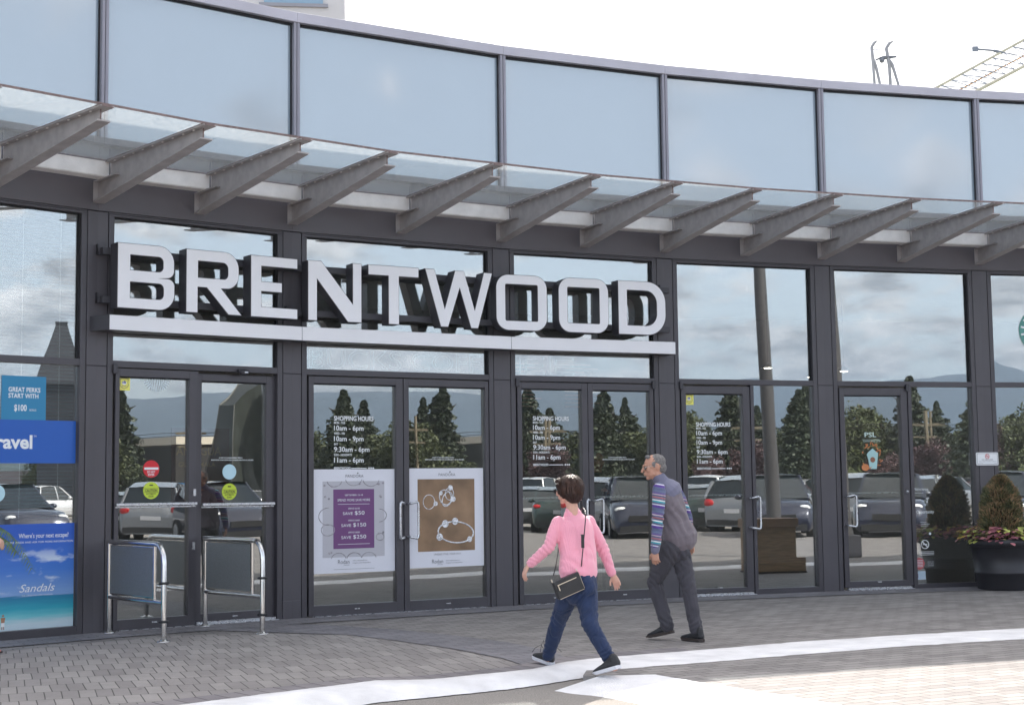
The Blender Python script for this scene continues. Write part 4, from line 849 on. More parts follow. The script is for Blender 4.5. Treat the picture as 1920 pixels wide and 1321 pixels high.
obj('lattice',g,mat('crane_lattice_grey',(.33,.35,.40),.5),cr,I4)
g=G(); g.tube([(38.8,130,39.81),(41.3,130,39.7)],.03,5); g.tube([(41.3,130,39.7),(43.3,130,39.5)],.10,6); g.box(41.3,41.8,129.9,130.1,39.45,39.9); g.tube([(43.2,130,39.5),(44,130,39.3)],.15,6); obj('pulley_arm',g,mat('crane_steel_dark',(.20,.22,.27),.5),cr,I4)
g=G(); g.tube([(54.2,130,44.8),(54.2,130,0)],.9,6); obj('mast',g,MY,cr,I4)
ms=thing('lattice_mast','pair of thin grey pulley masts above the parapet left of the crane','mast',T(23,90,0))
MMs=mat('mast_grey',(.34,.34,.36),.5,0,.4,.1,3)
g=G(); 
for a,b,c_,d_ in (((22.65,90,22),(22.40,90,28.1),(22.55,90,28.35),(22.72,90,28.5)),((23.05,90,24.6),(22.62,90,26.9),(22.48,90,27.3),(22.42,90,27.9))): g.tube([a,b,c_,d_],[.07,.10,.10,.05],8)
obj('left_mast',g,MMs,ms,I4)
g=G()
for q in (((23.58,90,22),(23.44,90,26.9),(23.30,90,28.0),(23.5,90,28.35),(23.72,90,28.45)),((24.1,90,25.2),(23.62,90,27.0),(23.42,90,27.4))): g.tube(q,[.07]+[.11]*(len(q)-2)+[.05],8)
obj('right_mast',g,MMs,ms,I4)
g=G(); g.tube([(22.62,90,27.28),(22.9,90,27.42),(23.1,90,27.42),(23.9,90,27.48)],[.05,.09,.14,.07],8); g.tube([(22.5,90,27.95),(23.3,90,27.9)],.025,5); g.ball((23.0,90,27.25),.17,10); obj('crossbar',g,mat('mast_dark',(.16,.17,.20),.5),ms,I4)
for m_,h_ in ((22.68,28.75),(23.6,28.7)):
    pass
# ---------------------------------------------------------------- the world the glass reflects: car park, trees, hills
GO=Vector((3.2,19.0,0))
BO={0:(-5,14.3),1:(-3.3,15.8),2:(-1.3,17.1),3:(1,18.2),4:(3,19.1),5:(5.2,19.8),6:(7.5,20.4)}
def pol(az,s,z=0,b=None):
    o=BO[b] if b is not None else (GO.x,GO.y)
    return Vector((o[0]+s*math.sin(R(az)),o[1]-s*math.cos(R(az)),z))
# hills
g=G(); na=90
def ridge(s0,s1,hf,mi):
    o=len(g.v); rows=8
    for j in range(rows+1):
        f=j/rows
        for i in range(na+1):
            az=10+i*95/na; h=hf(az)*math.sin(f*math.pi/2)**1.3; s=s0+(s1-s0)*f
            h*=1+.10*noise.noise(Vector((az*.35,f*3,mi))) if j else 0
            p=pol(az,s); g.v.append((p.x,p.y,h-.25))
    for j in range(rows):
        for i in range(na): a=o+j*(na+1)+i; g.f.append((a,a+1,a+na+2,a+na+1)); g.m.append(mi); g.sm.append(True)
ridge(2300,4200,lambda az:262+38*noise.noise(Vector((az*.09,2,0)))+22*noise.noise(Vector((az*.3,7,0)))+(150*max(0,1-abs(az-40)/4) if az<44 else 0),0)
ridge(1100,1700,lambda az:34+16*noise.noise(Vector((az*.16,5,0)))+9*noise.noise(Vector((az*.7,1,0))),1)
tag(obj('hills',g,[mat('far_forest_hazed',(.035,.06,.085),.9,0,.2,.25,.01),mat('near_forest',(.03,.05,.035),.9,0,.2,.3,.02)],fix=False),None,None,None,'structure')  # far ridge: blue of distant haze mixed into the forest colour
# trees
TG=[leafmat('fir_green',(.042,.056,.032)),leafmat('leaf_olive',(.075,.09,.038)),leafmat('leaf_yellowgreen',(.145,.155,.055)),leafmat('leaf_plum',(.11,.065,.07))]
M_bark=mat('bark',(.09,.06,.04),.9)
def crown(kind,h,seed):
    rn=random.Random(seed); g=G(); n=8000 if kind=='fir' else 10500
    off=Vector((seed*3.1,0,0))
    for i in range(n):
        if kind=='fir':
            f=rn.random()**.75; z=h*(.10+.9*f); br=(1-f)**.85*h*.33*(.55+.65*abs(math.sin(f*38+seed)))+.12; a=rn.uniform(0,6.28); br*=.75+.5*noise.noise(Vector((math.cos(a)*1.5,math.sin(a)*1.5,z*.8))+off)+.1
            r_=br*math.sqrt(rn.random()); p=Vector((r_*math.cos(a),r_*math.sin(a),z-.25*r_)); s_=h*.0145
        else:
            a=rn.uniform(0,6.28); c=rn.uniform(-1,1); rr_=rn.random()**.4; d=Vector((math.sqrt(1-c*c)*math.cos(a),math.sqrt(1-c*c)*math.sin(a),c)); k_=.72+.55*noise.noise(d*1.7+off); p=Vector((d.x*h*.40,d.y*h*.40,h*.58+d.z*h*.42))*1; p=Vector((p.x*rr_*k_*1.15,p.y*rr_*k_*1.15,h*.58+(p.z-h*.58)*rr_*k_*1.1))
            if noise.noise(p*(2.4/h*2)+off)<-.22: continue
            s_=h*.0145
        e=Euler((rn.uniform(-1.2,1.2),rn.uniform(-1.2,1.2),rn.uniform(0,6.28))).to_matrix(); s1=s_*rn.uniform(.6,1.4)
        g.add([p+e@Vector(v)*s1 for v in ((-1,-.5,0),(0,-.7,.15),(1,-.2,0),(.5,.6,.1),(-.6,.6,0))],[(0,1,2,3,4)])
    return g
def tree(kind,h,mi,seed):
    lab='tree'; t=thing('fir_tree' if kind=='fir' else 'broadleaf_tree','',None,I4)
    obj('crown',crown(kind,h,seed),TG[mi],t,I4,fix=False)
    g=G(); g.tube([(0,0,-.1),(0.02*h,0,h*.45),(0,0,h*.92)],[h*.028,h*.018,h*.004],7)
    for i in range(7):
        a=i*2.4; z=h*(.3+.08*i); g.tube([(0,0,z),(math.cos(a)*h*.13,math.sin(a)*h*.13,z+h*.07)],[h*.010,h*.003],5)
    obj('trunk',g,M_bark,t,I4); return t
protos=[('fir',9,0,1),('fir',9,0,2),('round',7.5,1,3),('round',7.5,2,4),('round',7,3,5),('round',8,1,6)]
protos=[tree(*p) for p in protos]; usedp=set()
TREES=[ # bay, azimuth, distance, prototype, scale, label
(2,59.0,84,0,.92,'tallest dark fir reflected in the glass above the brown jewellery poster'),(2,58.2,86,1,.86,'dark fir reflected just left of the tallest one, behind the utility poles'),(2,57.5,80,5,.80,'olive tree reflected right of the centre bar above the jewellery posters'),(2,55.4,90,1,.86,'thin fir reflected over the left shopping hours lettering'),(2,56.4,94,2,.75,'olive tree reflected over the right half of the sale poster door'),(2,59.4,98,5,.55,'olive tree reflected at the right edge of the brown jewellery poster door'),
(3,52.9,80,0,.88,'solitary fir reflected above the small dark car'),(3,51.9,96,5,.80,'round tree reflected left of the solitary fir'),(3,50.4,92,1,.80,'fir reflected behind the middle shopping hours lettering'),(3,49.4,86,0,.95,'fir reflected at the left edge of the third door pair'),(3,53.9,98,2,.78,'bushy olive tree reflected right of the solitary fir'),(3,51.1,100,5,.72,'low tree reflected behind the centre bar of the third door pair'),
(4,46.4,92,3,.62,'yellow green tree reflected by the yellow sticker on the fourth door'),(4,47.2,98,3,.74,'tall yellow green tree reflected above the right shopping hours'),(4,48.0,104,5,.60,'olive tree reflected right of the right shopping hours'),(4,49.0,100,2,.62,'olive tree reflected left of the leaning pole'),(4,49.7,96,3,.60,'pale tree reflected behind the leaning pole'),(4,51.2,74,0,.80,'dark fir reflected at the right edge of the counter window'),
(5,44.3,84,5,.80,'large olive tree reflected in the cup decal door'),(5,45.3,86,2,.80,'large olive tree reflected right of the cup decal'),(5,46.8,110,5,.82,'round tree reflected above the hiring lettering'),(5,47.6,112,3,.66,'yellow green tree reflected in the window beside the cafe door'),(5,48.5,105,2,.74,'dark olive tree reflected beside the no smoking sign'),(6,41.6,84,4,.80,'plum leafed tree reflected in the far right window'),(6,43.1,88,5,.95,'tall olive tree reflected in the far right window'),
(1,61.2,110,2,.60,'low olive tree reflected at the left of the left automatic door'),(1,62.2,125,3,.50,'small pale tree reflected above the do not enter sticker'),(1,66.0,105,2,.55,'olive tree reflected in the right automatic door'),(0,71.0,100,5,.65,'olive tree reflected in the travel shop window'),(4,47.0,78,4,.50,'small plum tree reflected above the parked green sedan'),(5,47.3,76,4,.62,'plum tree reflected in the window beside the cafe door')]
for bb,az,s,pi_,sc,lab in TREES:
    p=pol(az,s,0,bb); M=T(p.x,p.y,-.1,az*1.7)@Matrix.Scale(sc,4); cat='tree'
    if pi_ in usedp: o=dup(protos[pi_],M,lab)
    else: o=protos[pi_]; o.matrix_basis=M; o['label']=lab; usedp.add(pi_)
    o['category']='tree'; o['group']='trees beyond the car park'
# hedge and wall at the far side of the lot
g=G(); rn=random.Random(4)
for i in range(7000):
    az=rn.uniform(41,60); s=(118 if az>51 else 60+ (az-41)*4.5)+rn.uniform(0,2.5); p=pol(az,s,rn.uniform(.0,1.9)*(1+.25*math.sin(az*5))); e=Euler((rn.uniform(-1.2,1.2),rn.uniform(-1.2,1.2),rn.uniform(0,6.28))).to_matrix(); g.add([p+e@Vector(v)*.32 for v in ((-1,-.5,0),(1,-.4,0),(.5,.6,.1),(-.6,.6,0))],[(0,1,2,3)])
tag(obj('hedge',g,leafmat('hedge_green',(.07,.085,.03)),fix=False),'long clipped green hedge reflected behind the parked cars','hedge',None,'stuff')
g=G(); a=pol(50.9,116); b=pol(56.5,122); d=(b-a).normalized(); n_=Vector((-d.y,d.x,0)); g.prism([(v.x,v.y) for v in (a,b,b+n_*.4,a+n_*.4)],-.1,1.45); tag(obj('retaining_wall',g,mat('concrete_beige',(.36,.31,.25),.8,0,.3,.12,.5)),'low beige retaining wall reflected behind the small dark car','wall')
# houses
def house(az,s,w_,dp_,h,rh,wc,rc,rot,lab):
    p=pol(az,s); M=T(p.x,p.y,-.1,R(rot)); t=thing('house',lab,'house',M,'houses beyond the car park')
    g=G(); g.box(-w_/2,w_/2,-dp_/2,dp_/2,0,h); g.add([(-w_/2,-dp_/2,h),(w_/2,-dp_/2,h),(w_/2,dp_/2,h),(-w_/2,dp_/2,h),(-w_/2,0,h+rh),(w_/2,0,h+rh)],[(0,3,4),(1,5,2)]); obj('wall',g,mat('house_wall_'+wc[0],wc[1],.8,0,.3,.1,1),t,M)
    g=G(); e=.5
    for sg_ in (-1,1):
        g.add([(-w_/2-e,sg_*(dp_/2+e),h-.3),(w_/2+e,sg_*(dp_/2+e),h-.3),(w_/2+e,0,h+rh+.05),(-w_/2-e,0,h+rh+.05),(-w_/2-e,sg_*(dp_/2+e),h-.12),(w_/2+e,sg_*(dp_/2+e),h-.12),(w_/2+e,0,h+rh+.25),(-w_/2-e,0,h+rh+.25)],[(0,1,2,3),(4,5,6,7),(0,1,5,4),(1,2,6,5),(2,3,7,6),(3,0,4,7)])
    r_=obj('roof',g,mat('roof_'+rc[0],rc[1],.8,0,.3,.15,2),t,M)
    g=G(); 
    for sg_ in (-1,1):
        for x in (-w_/2-e,w_/2+e): g.tube([(x,sg_*(dp_/2+e),h-.2),(x,0,h+rh+.15)],.13,4)
    obj('fascia_board',g,mat('trim_white',(.7,.7,.68),.6),r_,M)
    for i in range(3):
        for y in (-dp_/2,dp_/2):
            g=G(); x=(i-1)*w_*.3; g.box(x-.6,x+.6,y-.04,y+.04,h*.4,h*.75); obj('window',g,mat('house_window',(.05,.06,.07),.1),t,M)
BR=('brown',(.10,.065,.05)); RD=('red',(.20,.07,.06)); CR=('cream',(.5,.46,.38)); GY=('dark',(.05,.045,.05)); TN=('tan',(.25,.19,.14))
house(46.3,100,9,7,2.3,1.5,CR,GY,20,'cream house with dark gable roof reflected left of the right shopping hours')
house(48.6,120,6,6,2.0,1.5,CR,GY,75,'small cream gabled house reflected left of the leaning pole')
house(49.6,112,10,6,2.4,1.5,TN,RD,15,'tan house with red roof and white roof edge reflected beside the no smoking sign')
house(40.6,98,9,7,2.6,1.3,TN,GY,40,'tan house with dark roof reflected in the far right window')
house(47.2,125,24,8,2.2,1.0,TN,GY,42,'long low tan house reflected in the cafe door')
house(54.4,132,34,9,2.4,1.1,TN,GY,50,'long dark roofed house reflected above the beige wall')
house(60.0,116,30,9,2.2,1.0,BR,GY,60,'long dark house reflected above the jewellery posters')
t=thing('flat_roofed_building','dark flat roofed building with white roof edge reflected in the automatic doors','building',T(*pol(63.5,110,0,1),R(27))@Matrix.Diagonal((.5,.8,1.3,1)))
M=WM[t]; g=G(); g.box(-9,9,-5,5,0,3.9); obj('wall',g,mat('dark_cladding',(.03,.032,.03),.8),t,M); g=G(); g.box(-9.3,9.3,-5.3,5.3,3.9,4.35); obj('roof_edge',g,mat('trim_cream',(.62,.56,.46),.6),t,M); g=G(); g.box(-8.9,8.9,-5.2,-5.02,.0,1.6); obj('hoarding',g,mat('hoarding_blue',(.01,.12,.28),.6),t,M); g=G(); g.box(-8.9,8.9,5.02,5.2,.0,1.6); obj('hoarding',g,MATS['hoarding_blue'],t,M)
# dark pyramid topped kiosk tower close to the left bays
t=thing('clock_tower','dark tapering tower reflected behind the blinds of the left window','tower',T(*pol(71.6,82,0,0),R(25))@Matrix.Diagonal((1.5,1.5,2.0,1))); M=WM[t]
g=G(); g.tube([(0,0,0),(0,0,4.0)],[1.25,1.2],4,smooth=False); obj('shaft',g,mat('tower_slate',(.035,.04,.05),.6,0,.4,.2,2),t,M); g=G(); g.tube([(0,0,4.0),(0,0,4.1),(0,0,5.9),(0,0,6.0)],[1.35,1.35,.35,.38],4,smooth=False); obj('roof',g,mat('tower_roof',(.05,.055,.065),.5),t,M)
t=thing('glazed_kiosk','dark angular glazed kiosk reflected in the right automatic door','kiosk',T(*pol(65.3,82,0,1),R(20))@Matrix.Diagonal((.85,.85,1.5,1))); M=WM[t]
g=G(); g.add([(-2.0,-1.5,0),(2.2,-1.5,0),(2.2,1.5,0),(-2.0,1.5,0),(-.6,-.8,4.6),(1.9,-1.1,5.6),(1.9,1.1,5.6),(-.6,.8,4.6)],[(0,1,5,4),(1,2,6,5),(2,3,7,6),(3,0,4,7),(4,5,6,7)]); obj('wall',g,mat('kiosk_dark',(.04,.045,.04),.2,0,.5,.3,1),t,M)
g=G()
for a,b in (((-2,-1.5,0),(-.6,-.8,4.6)),((2.2,-1.5,0),(1.9,-1.1,5.6)),((-.6,-.8,4.6),(1.9,-1.1,5.6)),((-2,1.5,0),(-.6,.8,4.6)),((0,-1.52,0),(.6,-.95,5.05)),((-1.4,-1.2,2),(2.1,-1.35,2.4))): g.tube([a,b],.07,5)
obj('frame',g,mat('kiosk_frame',(.12,.12,.11),.5),t,M)
# leaning steel pole on the plaza, utility poles
t=thing('steel_pole','thick dark leaning steel pole reflected left of the café door','pole',T(10.7,13.1,0)); M=WM[t]
g=G(); g.tube([(0,0,0),(-.19,-.07,6.0)],[.145,.115],20); obj('shaft',g,mat('pole_dark_steel',(.07,.066,.068),.5),t,M); g=G(); g.box(-.21,.21,-.21,.21,.0,.42); obj('base',g,mat('pole_base_dark',(.03,.03,.04),.6),t,M,bevel=.02)
up_=thing('utility_pole','pale wooden utility pole with crossarms reflected above the brown poster','utility pole',T(*pol(57.75,78,0,2),R(60)),'utility poles beyond the car park'); M=WM[up_]
MW=mat('pole_wood',(.20,.17,.12),.8,0,.3,.2,4)
g=G(); g.tube([(0,0,0),(0,0,6.0)],[.15,.11],8); obj('shaft',g,MW,up_,M); g=G(); g.box(-1.0,1.0,-.06,.06,5.0,5.14); g.box(-.8,.8,-.06,.06,4.2,4.32); obj('crossarm',g,MW,up_,M)
for az,s,lab in ((59.2,78,'second pale utility pole reflected beside the first one'),(48.75,80,'tall utility pole reflected left of the dark pole'),(48.95,81,'utility pole reflected just left of the dark pole, right hand one of two')): dup(up_,T(*pol(az,s),R(az)),lab)
g=G()
for zz in (5.1,4.9,4.3): g.tube([pol(40,80,zz+.9),pol(44,79,zz),pol(48.9,80,zz),pol(54,80,zz-.25),pol(58.15,78,zz),pol(66,84,zz+.2)],.018,4)
tag(obj('power_line',g,C_blk),'thin power lines strung between the reflected utility poles','power line')
# ---------------------------------------------------------------- cars
M_tire=mat('tyre_rubber',(.018,.018,.018),.8); M_rim=mat('alloy_rim',(.55,.55,.56),.3,.8); M_cg=mat('car_window_glass',(.012,.018,.022),.05,0,.8); M_hl=mat('headlamp_lens',(.8,.8,.78),.1,0,.8); M_tl=mat('tail_lamp_red',(.5,.01,.015),.15,0,.8); M_pl=mat('number_plate',(.6,.6,.62),.5); M_trm=mat('car_trim_black',(.02,.02,.022),.5)
def paint(name,c): return mat('car_paint_'+name,c,.22,.25,.6,0,8,0,60,(1,1,1),.8)
SH={ # x from rear(0) to front(L): body top line, roof line
'sedan':dict(L=4.7,W=.89,top=[(0,.62),(.05,.98),(.9,1.04),(2.9,.98),(3.5,.93),(4.3,.82),(4.62,.70),(4.7,.5)],roof=[(.75,1.03),(1.25,1.34),(1.9,1.44),(2.6,1.42),(3.45,.95)]),
'suv':dict(L=4.65,W=.93,top=[(0,.70),(.05,1.05),(.5,1.10),(3.0,1.08),(3.6,1.04),(4.25,.97),(4.58,.82),(4.65,.5)],roof=[(.12,1.08),(.35,1.58),(1.2,1.72),(2.5,1.69),(3.45,1.08)]),
'van':dict(L=5.0,W=.96,top=[(0,.70),(.04,1.08),(.5,1.12),(3.6,1.10),(4.1,1.02),(4.7,.90),(4.95,.75),(5.0,.5)],roof=[(.08,1.10),(.2,1.66),(.9,1.80),(2.9,1.77),(4.05,1.06)]),
'pickup':dict(L=5.4,W=.97,top=[(0,.75),(.04,1.10),(1.7,1.12),(3.9,1.12),(4.4,1.10),(5.1,1.02),(5.35,.85),(5.4,.6)],roof=[(1.75,1.12),(1.95,1.75),(2.5,1.83),(3.1,1.80),(3.95,1.12)])}
def car(kind,pname,pc,M,lab,plates=True):
    s=SH[kind]; L,Wd=s['L'],s['W']; P_=paint(pname,pc); t=thing('parked_car',lab,{'sedan':'car','suv':'car','van':'minivan','pickup':'pickup truck'}[kind],M,'cars parked in the lot')
    off=-L/2; g=G(); secs=[]
    for x,zt in s['top']:
        f=min(1,min(x,L-x)/.35); wx=Wd*(.84+.16*f**.5)
        secs.append([(x+off,y,z) for y,z in ((-wx*.9,.22),(-wx,.34),(-wx,zt*.62),(-wx*.97,zt*.86),(-wx*.86,zt*.985),(-wx*.4,zt+.012),(wx*.4,zt+.012),(wx*.86,zt*.985),(wx*.97,zt*.86),(wx,zt*.62),(wx,.34),(wx*.9,.22))])
    n=12
    for i,sec in enumerate(secs): g.v+=sec
    for i in range(len(secs)-1):
        for j in range(n): g.f.append((i*n+j,i*n+(j+1)%n,(i+1)*n+(j+1)%n,(i+1)*n+j)); g.m.append(0); g.sm.append(True)
    g.f.append(tuple(range(n))); g.f.append(tuple(range((len(secs)-1)*n,len(secs)*n))); g.m+=[0,0]; g.sm+=[False,False]
    b=obj('body',g,P_,t,M)
    # greenhouse: glass volume and painted roof with pillars
    rf=s['roof']; g=G(); gr=G(); base=1.0
    def zb(x): 
        tp=s['top']
        for (a,za),(c,zc) in zip(tp,tp[1:]):
            if a<=x<=c: return za+(zc-za)*(x-a)/(c-a)
        return tp[-1][1]
    m_=len(rf)
    for x,z in rf:
        k_=min(1,(z-zb(x))/.5+.0); wb=Wd*.90; wt=wb-(z-zb(x))*.32
        g.v+=[(x+off,-wb,zb(x)-.05),(x+off,-wt,z-.012),(x+off,wt,z-.012),(x+off,wb,zb(x)-.05)]
    for i in range(m_-1):
        for j in range(3): g.f.append((i*4+j,i*4+j+1,i*4+5+j,i*4+4+j)); g.m.append(0); g.sm.append(False)
    gl=obj('windows',g,M_cg,t,M)
    top=[(x,z) for x,z in rf[1:-1]]; o=0
    for x,z in [(rf[1][0]-.03,rf[1][1]-.01)]+top[1:-1]+[(rf[-2][0]+.08,rf[-2][1]-.01)]:
        wt=Wd*.90-(z-zb(x))*.32+.004; gr.v+=[(x+off,-wt,z-.06),(x+off,-wt*.93,z+.005),(x+off,0,z+.03),(x+off,wt*.93,z+.005),(x+off,wt,z-.06)]; o+=1
    for i in range(o-1):
        for j in range(4): gr.f.append((i*5+j,i*5+j+1,i*5+6+j,i*5+5+j)); gr.m.append(0); gr.sm.append(True)
    for sg_ in (-1,1):
        for (xa,za),(xb,zb_) in ((rf[0],rf[1]),(rf[-1],rf[-2])):
            gr.tube([(xa+off,sg_*(Wd*.90),zb(xa)-.03),(xb+off,sg_*(Wd*.90-(zb_-zb(xb))*.32),zb_-.03)],.045,6)
        for fx in ((.45,.47) if kind!='pickup' else (.5,)):
            xa=rf[0][0]+(rf[-1][0]-rf[0][0])*fx; zt=1.40 if kind=='sedan' else rf[2][1]-.05; gr.tube([(xa+off,sg_*(Wd*.905),zb(xa)-.03),(xa+off-.05,sg_*(Wd*.90-(zt-zb(xa))*.32+.004),zt)],.035,5)
    obj('roof',gr,P_,t,M,fix=False)
    for x in (L*.19,L*.81):
        for sg_ in (-1,1):
            g=G(); r_=.34 if kind!='sedan' else .32; y=sg_*(Wd-.09); g.tube([(x+off,y-.11,r_),(x+off,y+.115*1,r_)],[r_,r_],20); ty=obj('wheel',g,M_tire,t,M)
            g=G(); yy=y+sg_*.112; g.tube([(x+off,yy,r_),(x+off,yy+sg_*.008,r_)],[r_*.66,r_*.6],16); obj('rim',g,M_rim,ty,M)
    for sg_ in (-1,1):
        zt=s['top'][4][1]
        g=G(); g.ball((L/2-.22,sg_*Wd*.72,zt*.80),(.10,.17,.075),10); obj('headlight',g,M_hl,t,M)
        g=G(); g.ball((-L/2+.06,sg_*Wd*.76,s['top'][1][1]*.86),(.06,.15,.07 if kind=='sedan' else .13),10); obj('taillight',g,M_tl,t,M)
        g=G(); g.ball((rf[-1][0]+off-.45,sg_*(Wd+.10),zb(rf[-1][0])+.06),(.08,.11,.075),8); obj('mirror',g,P_,t,M)
    g=G(); g.box(-L/2-.012,-L/2+.01,-.25,.25,.62,.74); obj('number_plate',g,M_pl,t,M)
    g=G(); g.box(-L/2-.02,-L/2+.06,-Wd*.8,Wd*.8,.26,.42); g.box(L/2-.06,L/2+.02,-Wd*.75,Wd*.75,.24,.40); g.box(L/2-.05,L/2+.025,-.45,.45,.50,.66); obj('bumper_trim',g,M_trm,t,M)
    return t
def at(x,y,head): return T(x,y,-.058,R(head))
# heading: direction of the car's front, degrees from +X
away=lambda az: az-90
CARS=[('sedan','green',(.03,.055,.05),24.2,-.9,away(47.5)+5,'dark green sedan reflected in the glass right of the grey haired man'),
('pickup','white',(.7,.7,.7),34.5,-10.5,away(46)+30,'white pickup reflected behind the dark green sedan'),
('suv','navy',(.018,.022,.045),20.4,4.9,138,'dark navy car reflected in the cafe door, wheel showing'),
('van','maroon',(.13,.025,.035),37.4,-11.6,away(45)+180-14,'dark red minivan reflected behind the navy car'),
('suv','black',(.015,.015,.018),42.8,-16.1,away(45)+180-12,'black car reflected behind the red minivan'),
('van','cream',(.62,.62,.60),47.0,-19.0,away(51)+180+6,'white minivan reflected at the right edge of the counter window'),
('suv','grey',(.16,.17,.18),38.6,-11.2,away(47)+3,'grey green car reflected behind the hiring lettering'),
('sedan','pearl',(.6,.6,.62),40.0,-13.2,away(46.8)+35,'white car reflected above the hiring lettering'),
('suv','steel',(.28,.30,.33),49.5,-19.5,away(48)+30,'pale grey car reflected far off left of the planter'),
('suv','slate',(.20,.21,.23),24.2,1.0,away(42)+28,'grey car reflected in the far right window behind the shrub'),
('van','champagne',(.48,.47,.44),40.6,-15.4,away(50.3)-8,'silver minivan reflected left of the woman in pink'),
('sedan','charcoal',(.05,.055,.06),26.8,-4.4,away(49.5)+2,'dark sedan reflected at the left edge of the third door pair'),
('sedan','teal',(.03,.05,.07),33.4,-11.4,away(49.4)+0,'blue grey sedan reflected beside the silver minivan'),
('suv','ink',(.02,.022,.03),75.5,-36.4,away(53.4),'small dark car with red tail lights reflected between the woman and the man'),
('sedan','snow',(.72,.72,.74),68.0,-15.5,away(66)+60,'white car reflected in the right automatic door'),
('pickup','ice',(.72,.72,.72),60.0,-8.0,away(70)+50,'white pickup reflected in the travel shop window'),
('sedan','wine',(.08,.02,.03),56.0,-24.0,away(47)+30,'dark red sedan reflected far off among the parked cars'),
('suv','ash',(.35,.35,.36),60.5,-26.5,away(47)+30,'light grey car reflected far off among the parked cars')]
for kd,pn_,pc,x,y,hd,lab in CARS: car(kd,pn_,pc,at(x,y,hd),lab)
# ---------------------------------------------------------------- people
def solid(name,g,mats,parent,M,vox,sm=4,amp=0.,fr=9.,dirn=(1,1,1),lab=None,folds=()):
    me=g.mesh('tmp',mats if not isinstance(mats,(list,tuple)) else mats[0]); o=bpy.data.objects.new('tmp',me); COL.objects.link(o)
    r=o.modifiers.new('r','REMESH'); r.mode='VOXEL'; r.voxel_size=vox; r.use_smooth_shade=True
    if sm: q=o.modifiers.new('s','SMOOTH'); q.iterations=sm; q.factor=.5
    dg=bpy.context.evaluated_depsgraph_get(); m2=bpy.data.meshes.new_from_object(o.evaluated_get(dg)); bpy.data.objects.remove(o)
    if amp>0:
        ns=[v.normal.copy() for v in m2.vertices]
        for v,n_ in zip(m2.vertices,ns):
            p=Vector((v.co.x*fr*dirn[0],v.co.y*fr*dirn[1],v.co.z*fr*dirn[2])); w_=noise.noise(p)+.5*noise.noise(p*2.3)
            w2=abs(noise.noise(p*.8+Vector((5,5,5)))); v.co+=n_*(amp*(w_-1.2*(max(0,.12-w2)/.12)))
    if folds:      # pulled creases round joints: centre, radius, height, waves per metre, slant
        ns=[v.normal.copy() for v in m2.vertices]
        for v,n_ in zip(m2.vertices,ns):
            d_=0.
            for c_,r_,a_,f_,sl_ in folds:
                q=(v.co-Vector(c_)).length/r_
                if q<1:
                    w_=v.co.z+sl_*(v.co.x-c_[0])+.022*noise.noise(v.co*13); k_=math.sin(w_*f_*6.283+2.2*noise.noise(v.co*6)); d_+=a_*(1-q*q)**1.5*(abs(k_)**.7*(1 if k_>0 else -1)-.2)
            v.co+=n_*d_
    m2.name=name
    m2.materials.clear()
    for m in (mats if isinstance(mats,(list,tuple)) else [mats]): m2.materials.append(m)
    for p in m2.polygons: p.use_smooth=True; p.material_index=0
    ob=link(name,m2,parent,M)
    if lab: ob['label']=lab
    return ob
V=Vector
def hand(g,wr,d,pn,side,s=1.,curl=.5):
    # wr wrist, d pointing direction, pn palm normal (fingers curl towards it), side = direction of the thumb
    d=V(d).normalized(); pn=(V(pn)-d*V(pn).dot(d)).normalized(); sd=(V(side)-d*V(side).dot(d)-pn*V(side).dot(pn)).normalized(); wr=V(wr)
    g.blob([wr-d*.03*s,wr+d*.01*s,wr+d*.045*s,wr+d*.078*s],[.024*s,.030*s,.037*s,.036*s],sd,[.018*s,.014*s,.013*s,.011*s],12)
    for i,(o_,l) in enumerate(((.028,.066),(.0095,.074),(-.0095,.070),(-.028,.055))):
        b=wr+d*(.076-.004*abs(i-1))*s+sd*o_*s; p=[b-d*.01*s]; a=.12+.06*i; dd=(d+sd*(o_*2.4)).normalized()
        for j,f in enumerate((.45,.31,.26)):
            a+=curl*(.35+.18*j); p.append(p[-1]+(dd*math.cos(a)+pn*math.sin(a))*l*f*s*1.1)
        g.blob(p,[.0088*s,.0086*s,.0078*s,.0066*s],None,None,8)
    b=wr+d*.02*s+sd*.024*s; g.blob([b,b+(d*.6+sd*.75+pn*.15).normalized()*.030*s,b+(d*.85+sd*.55+pn*.35).normalized()*.062*s],[.012*s,.0105*s,.0085*s],None,None,8)
